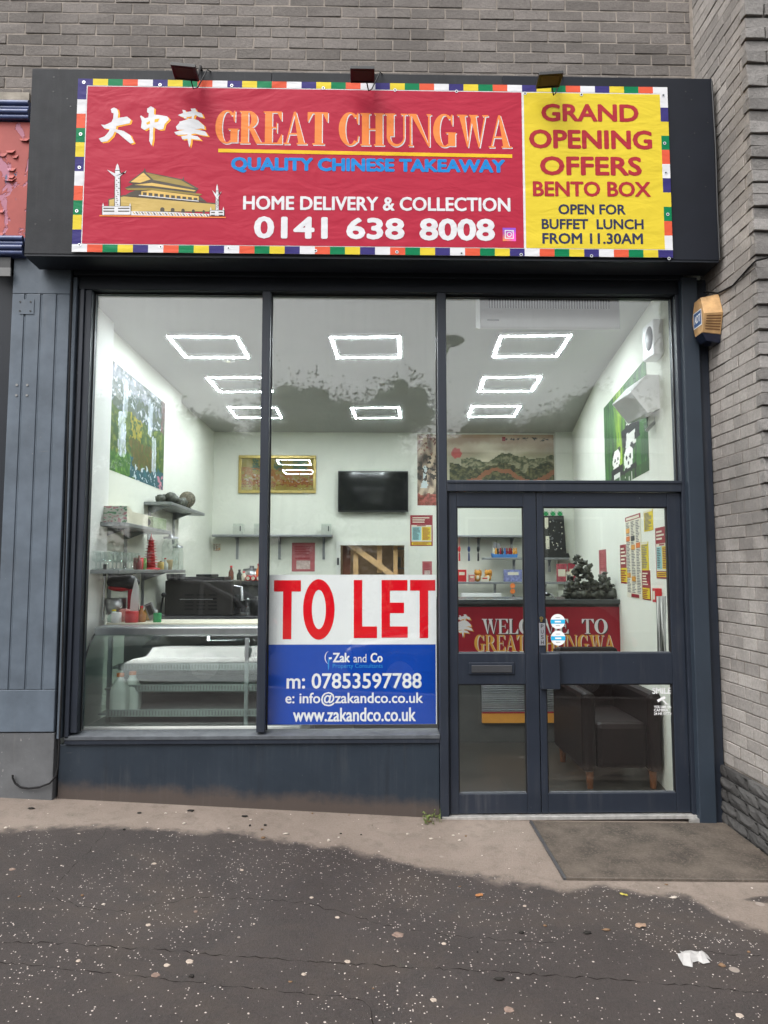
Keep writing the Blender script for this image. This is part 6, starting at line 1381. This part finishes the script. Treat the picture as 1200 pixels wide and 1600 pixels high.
# litter
def leaf(u, v, s_, col, tx, cat='leaf', group=None, curl=.25, name='fallen_leaf'):
    p = G(u, v); r_ = random.Random(int(u*7+v)); a0 = r_.uniform(0, 6.28); mb = MB(); n = 10; vs = [(p.x, p.y, gz(p.x,p.y)+.006+s_*.1)]
    for k in range(n):
        a = a0+2*pi*k/n; rr = s_*(1 if k % 5 else 1.35)*(.55+.45*abs(cos(a-a0)))*r_.uniform(.8,1.15); x, y = p.x+rr*cos(a), p.y+rr*sin(a); vs.append((x, y, gz(x,y)+.004+s_*curl*r_.uniform(0,1)))
    mb.add(vs, [(0, k+1, (k+1) % n+1) for k in range(n)], M(name+'_'+str(int(u)), col, .7, .3, var=.2, vs=40)); return label(mb.build(name), tx, cat, group)
leaf(975,1399,.016,(.34,.29,.06),'yellow leaf lying on the asphalt below the mat corner'); leaf(749,1400,.022,(.30,.13,.05),'orange brown leaf on the asphalt below the doors'); leaf(1001,1448,.024,(.24,.16,.11),'pale brown curled leaf on the asphalt at right')
leaf(873,1312,.035,(.33,.20,.08),'tan leaf scrap near the left edge of the door mat'); leaf(972,1344,.016,(.45,.40,.34),'pale leaf scrap on the middle of the door mat'); leaf(1150,1290,.03,(.42,.35,.28),'pale leaf litter in the corner by the side wall')
p = G(1085,1497); mb = MB(); vs = []; rr = random.Random(1); nx, ny = 7, 5
for j in range(ny):
    for i in range(nx):
        ed = (i in (0, nx-1)) or (j in (0, ny-1)); x = p.x-.065+.13*i/(nx-1)+rr.uniform(-.008,.008); y = p.y-.035+.07*j/(ny-1)+rr.uniform(-.012,.012)-(.03 if i < 2 and j == 0 else 0); vs.append((x, y, gz(x,y)+.004+(0 if ed else rr.uniform(.004,.022))))
mb.add(vs, [(j*nx+i, j*nx+i+1, (j+1)*nx+i+1, (j+1)*nx+i) for j in range(ny-1) for i in range(nx-1) if not (i == nx-2 and j == 0) and not (i == 0 and j == ny-2)], M('wet_tissue', (.36,.35,.34), .7, .3, var=.1, vs=30)); label(mb.build('tissue'), 'flattened white tissue on the asphalt at lower right', 'litter')
mb = MB(); rr = random.Random(21)
for i in range(70):
    u = rr.choice((rr.uniform(700,1080), rr.uniform(100,700), rr.uniform(1100,1190), rr.uniform(0,1200))); v = rr.uniform(1286,1330) if u > 690 else rr.uniform(1256,1300)+ (u/690)*20
    if rr.random() < .25: v = rr.uniform(1380,1560)
    p = G(u, v); s_ = rr.uniform(.003,.011); mb.ball((p.x, p.y, gz(p.x,p.y)+s_*.4), (s_*rr.uniform(.8,2.2), s_, s_*.6), MATS[rr.choice(('litter_pale','litter_brown','litter_dark'))] if 'litter_pale' in MATS else M('litter_pale',(.42,.37,.32),.8,.2), 6, 4, .8, i)
    if i == 0: M('litter_brown',(.16,.10,.06),.8,.2); M('litter_dark',(.02,.018,.016),.8,.2)
label(mb.build('litter'), kind='stuff')
GUM = M('trodden_gum', (.36,.30,.25), .85, .2, var=.15, vs=60); GUM2 = M('dirty_gum', (.19,.135,.11), .85, .2, var=.3, vs=60)
for u, v, r, mt_ in ((296,1503,.020,GUM),(261,1509,.016,GUM),(243,1524,.022,GUM2),(622,1461,.032,GUM2),(795,1578,.026,GUM2),(678,1563,.017,GUM),(543,1503,.015,GUM),(232,1446,.015,GUM),(123,1502,.013,GUM),(241,1350,.015,GUM),(475,1523,.012,GUM),(527,1434,.013,GUM),(694,1475,.013,GUM),(1156,1587,.018,GUM),(820,1416,.012,GUM),(19,1359,.020,GUM2),(487,1403,.012,GUM),(378,1360,.012,GUM),(306,1425,.012,GUM2)):
    r *= .78; p = G(u, v); mb = MB(); rr = random.Random(u); n = 14; pts = []
    for k in range(n): a = 2*pi*k/n; q = r*rr.uniform(.82,1.12); x, y = p.x+q*cos(a), p.y+q*sin(a)*.9; pts.append((x, y))
    mb.add([(x, y, gz(x,y)+.001) for x, y in pts]+[(p.x+(x-p.x)*.8, p.y+(y-p.y)*.8, gz(x,y)+.0035) for x, y in pts], [(k, (k+1) % n, n+(k+1) % n, n+k) for k in range(n)]+[tuple(range(n, 2*n))], mt_)
    label(mb.build('gum_spot'), 'flat spot of trodden chewing gum on the asphalt', 'gum', 'gum spots on the asphalt')
wd_ = thing('weed', G(676,1286), 'small straggly weed growing at the base of the middle post', 'weed'); mb = MB(); lb_ = MB(); rr = random.Random(14); WG = M('weed_green', (.10,.13,.035), .7, .3, var=.3, vs=40)
for i in range(16):
    u = 676+rr.uniform(-14,14); p = G(u, 1284+rr.uniform(-4,6)); a = rr.uniform(0,6.28); h = rr.uniform(.02,.075); e = Vector((p.x+.03*cos(a), p.y+.02*sin(a), p.z+h)); mb.tube([p, (p+e)/2+Vector((0,0,.008)), e], .0013, WG, 4)
    for k in range(4): f = p.lerp(e, .4+.2*k); b_ = rr.uniform(0,6.28); lb_.poly([f, f+Vector((.010*cos(b_),.010*sin(b_),.004)), f+Vector((.017*cos(b_+.4),.017*sin(b_+.4),.001)), f+Vector((.009*cos(b_+.9),.009*sin(b_+.9),-.002))], WG)
mb.build('stem', wd_); lb_.build('leaf', wd_)

# ================================================================ across the road (seen mirrored in the glass)
LEAFM = M('tree_leaves', (.060,.080,.040), .7, .3, var=.45, vs=1.1); BARK = M('tree_bark', (.07,.055,.04), .9, .2, var=.3, vs=5)
def tree(seed):
    rr = random.Random(seed); t_ = thing('tree', (0,0,0), '', 'tree', 'trees across the road'); mb = MB()
    mb.tube([(0,0,-.5),(.05,0,1.5),(-.05,.05,3.2),(.05,0,5.0)], [.26,.20,.15,.06], BARK, 9); cl = []
    for i in range(11):
        a = rr.uniform(0,6.28); z0 = rr.uniform(2.0,4.6); L_ = rr.uniform(1.2,2.4); e = Vector((L_*cos(a), L_*sin(a), z0+rr.uniform(.5,1.8))); mb.tube([(0,0,z0),(e.x*.5,e.y*.5,z0+.6),e], [.08,.05,.02], BARK, 6); cl.append((e, rr.uniform(.8,1.35)))
    cl += [(Vector((rr.uniform(-.7,.7),rr.uniform(-.7,.7),rr.uniform(5.2,6.6))), rr.uniform(.8,1.2)) for i in range(5)]
    mb.build('trunk', t_); mb = MB()
    for c, r in cl: mb.ball(c, r*.62, LEAFM, 22, 16, .75, seed+c.x)
    for c, r in cl:
        for k in range(1300):
            d = Vector((rr.gauss(0,1),rr.gauss(0,1),rr.gauss(0,.85))).normalized()*r*(.60+.52*rr.random()**1.5)*(1+.45*noise.noise((c+Vector((rr.gauss(0,.3),0,0)))*2+Vector((rr.gauss(0,.5),rr.gauss(0,.5),rr.gauss(0,.5))))); p = c+d; s_ = rr.uniform(.035,.075); n_ = Vector((rr.gauss(0,1),rr.gauss(0,1),rr.gauss(0,1))).normalized(); a = n_.orthogonal().normalized(); b_ = n_.cross(a)
            mb.poly([p-a*s_, p+b_*s_*.55, p+a*s_, p-b_*s_*.55], LEAFM)
    mb.build('crown', t_); return t_
protos = [tree(1), tree(2)]
TP = [(-9.6,-25,1.10,'broad tree across the road, mirrored at far left'), (-6.4,-27,.93,'lower tree across the road, mirrored in the left pane'), (-3.6,-26,1.02,'rounded tree across the road, mirrored beside the left mullion'), (-1.2,-25,1.18,'tallest tree across the road, mirrored in the middle pane'), (1.3,-27,.92,'short tree across the road, mirrored near the right mullion'), (9.2,-29,1.25,'tree standing behind the white building across the road'), (-13.5,-26,1.1,'tree across the road beyond the left end of the row')]
for i, (x, y, s_, tx) in enumerate(TP):
    o = protos[i] if i < 2 else copy_tree(protos[i % 2]); o['label'] = tx; o.location = (x, y, gz(x,-6)-.3); o.scale = (s_*1.5, s_*1.3, s_*1.17); o.rotation_euler = (0,0,i*1.3)
hg = MB(); rr = random.Random(17)
for i in range(9000): 
    x, z = rr.uniform(-22,5), rr.random()**.7*2.6; y = -23.5+rr.uniform(-.7,.7); p = Vector((x, y, gz(x,-6)+z-.1)); s_ = rr.uniform(.07,.16); n_ = Vector((rr.gauss(0,1),rr.gauss(0,1),rr.gauss(0,1))).normalized(); a = n_.orthogonal().normalized(); b_ = n_.cross(a); hg.poly([p-a*s_, p+b_*s_*.6, p+a*s_, p-b_*s_*.6], LEAFM)
label(hg.build('hedge'), 'long dark hedge beneath the trees across the road', 'hedge')
bd = thing('building', (6, -18, 0), 'low white flat roofed building across the road at right', 'building'); RND = M('white_render', (.62,.62,.60), .8, .2, var=.06, vs=1)
mb = MB(); mb.box(2.0, 13, -26, -17.5, -.8, 5.2, M('building_grey_wall', (.26,.25,.24), .8, .2, var=.1, vs=1)); mb.build('wall', bd); mb = MB(); mb.box(1.7, 13.2, -26.2, -17.2, 5.205, 5.65, RND); mb.build('roof', bd)
for i in range(4):
    mb = MB(); mb.box(3+2.5*i, 4.8+2.5*i, -17.5, -17.45, 1.0, 3.2, WHITEP); w_ = mb.build('window', bd); mb = MB(); mb.box(3.08+2.5*i, 4.72+2.5*i, -17.45, -17.43, 1.08, 3.12, DGREY); mb.build('pane', w_)
lp = thing('street_lamp', (1.35, -8.2, 0), 'tall grey street lamp across the road with flat round head', 'street lamp'); mb = MB(); g0 = gz(1.35,-8)
mb.tube([(1.35,-8.2,g0-.2),(1.35,-8.2,g0+1.2),(1.35,-8.2,5.0),(1.38,-8.2,5.5),(1.50,-8.2,5.72)], [.08,.06,.045,.04,.035], GREYM, 10); mb.build('pole', lp); mb = MB(); mb.lathe([(.05,.12),(.24,.10),(.26,.06),(.18,.0)], (1.50,-8.2,5.70), M('lamp_head_grey',(.10,.105,.11),.4,.5), 20); mb.build('lamp_head', lp)
# parked cars
CARP = M('dark_car_paint', (.016,.017,.020), .18, .6, var=.04, vs=1); CARW = M('silver_car_paint', (.20,.205,.21), .25, .6, var=.03); CGL = M('car_glass', (.012,.014,.016), .06, .7, var=0)
def car(x, y, paint, tx, flip=1):
    c = thing('parked_car', (0,0,0), tx, 'car', 'cars parked along the kerb'); mb = MB()
    # stations along the length: position, half width, sill, shoulder height
    st = [(-2.08,.62,.36,.58),(-2.0,.78,.26,.70),(-1.5,.86,.22,.80),(-.8,.88,.20,.90),(.4,.89,.20,.95),(1.4,.88,.22,.98),(1.95,.82,.26,.95),(2.08,.70,.36,.80)]
    vs = []
    for a, hw, z0, z1 in st: vs += [(a,-hw*.94,z0),(a,-hw,z0+(z1-z0)*.45),(a,-hw*.97,z1-.06),(a,-hw*.86,z1),(a,hw*.86,z1),(a,hw*.97,z1-.06),(a,hw,z0+(z1-z0)*.45),(a,hw*.94,z0)]
    mb.add(vs, [(i*8+k, i*8+(k+1) % 8, (i+1)*8+(k+1) % 8, (i+1)*8+k) for i in range(len(st)-1) for k in range(8)], paint, smooth=True); mb.add(vs, [tuple(range(8))[::-1], tuple(range((len(st)-1)*8, len(st)*8))], paint); mb.build('body', c)
    mb = MB(); rf = [(-1.0,.80,.90),(-.35,.66,1.40),(.3,.64,1.47),(1.1,.64,1.44),(1.62,.70,1.22),(1.9,.74,.97)]; vs = []
    for a, hw, z in rf: vs += [(a,-hw-.04,.90),(a,-hw,z),(a,hw,z),(a,hw+.04,.90)]
    mb.add(vs, [(i*4+k, i*4+k+1, (i+1)*4+k+1, (i+1)*4+k) for i in range(5) for k in (0,2)], CGL); mb.add(vs, [(i*4+1, i*4+2, (i+1)*4+2, (i+1)*4+1) for i in (0,3,4)], CGL); mb.add(vs, [(i*4+1, i*4+2, (i+1)*4+2, (i+1)*4+1) for i in (1,2)], paint); mb.build('cabin', c)
    mb = MB()
    for s_ in (-1, 1):
        for i in range(5): mb.tube([(rf[i][0], s_*rf[i][1], rf[i][2]+.005), (rf[i+1][0], s_*rf[i+1][1], rf[i+1][2]+.005)], .035, paint, 6)
        for a in (.25,1.15): mb.tube([(a,s_*.68,.93),(a-.02,s_*.655,1.44)], .035, paint, 6)
    mb.build('roof_rail', c)
    for a in (-1.32, 1.30):
        for s_ in (-1, 1):
            mb = MB(); mb.lathe([(.22,s_*.70),(.31,s_*.71),(.32,s_*.80),(.30,s_*.89),(.21,s_*.895)], (a,0,.31), RUBBER, 20, 'y'); wh = mb.build('wheel', c); mb = MB(); mb.lathe([(.20,s_*.896),(.05,s_*.90)], (a,0,.31), STEEL, 16, 'y'); mb.build('rim', wh)
    for s_ in (-1, 1):
        mb = MB(); mb.ball((2.02, s_*.66, .80), (.07,.14,.08), M('tail_light_red', (.5,.02,.015), .2, .6), 12, 8); mb.build('tail_light', c)
        mb = MB(); mb.ball((-2.02, s_*.60, .60), (.08,.16,.07), M('headlight_clear', (.5,.5,.5), .1, .7), 12, 8); mb.build('headlight', c)
    c.location = (x, y, gz(x, y)); c.rotation_euler = (0, atan2(.0565 if x < .45 else .018, 1)*flip, 0 if flip > 0 else pi); return c
car(1.75, -6.35, CARP, 'dark hatchback parked at the kerb, mirrored in the doors'); car(-3.6, -6.35, CARW, 'silver hatchback parked at the kerb, mirrored in the left window', 1)
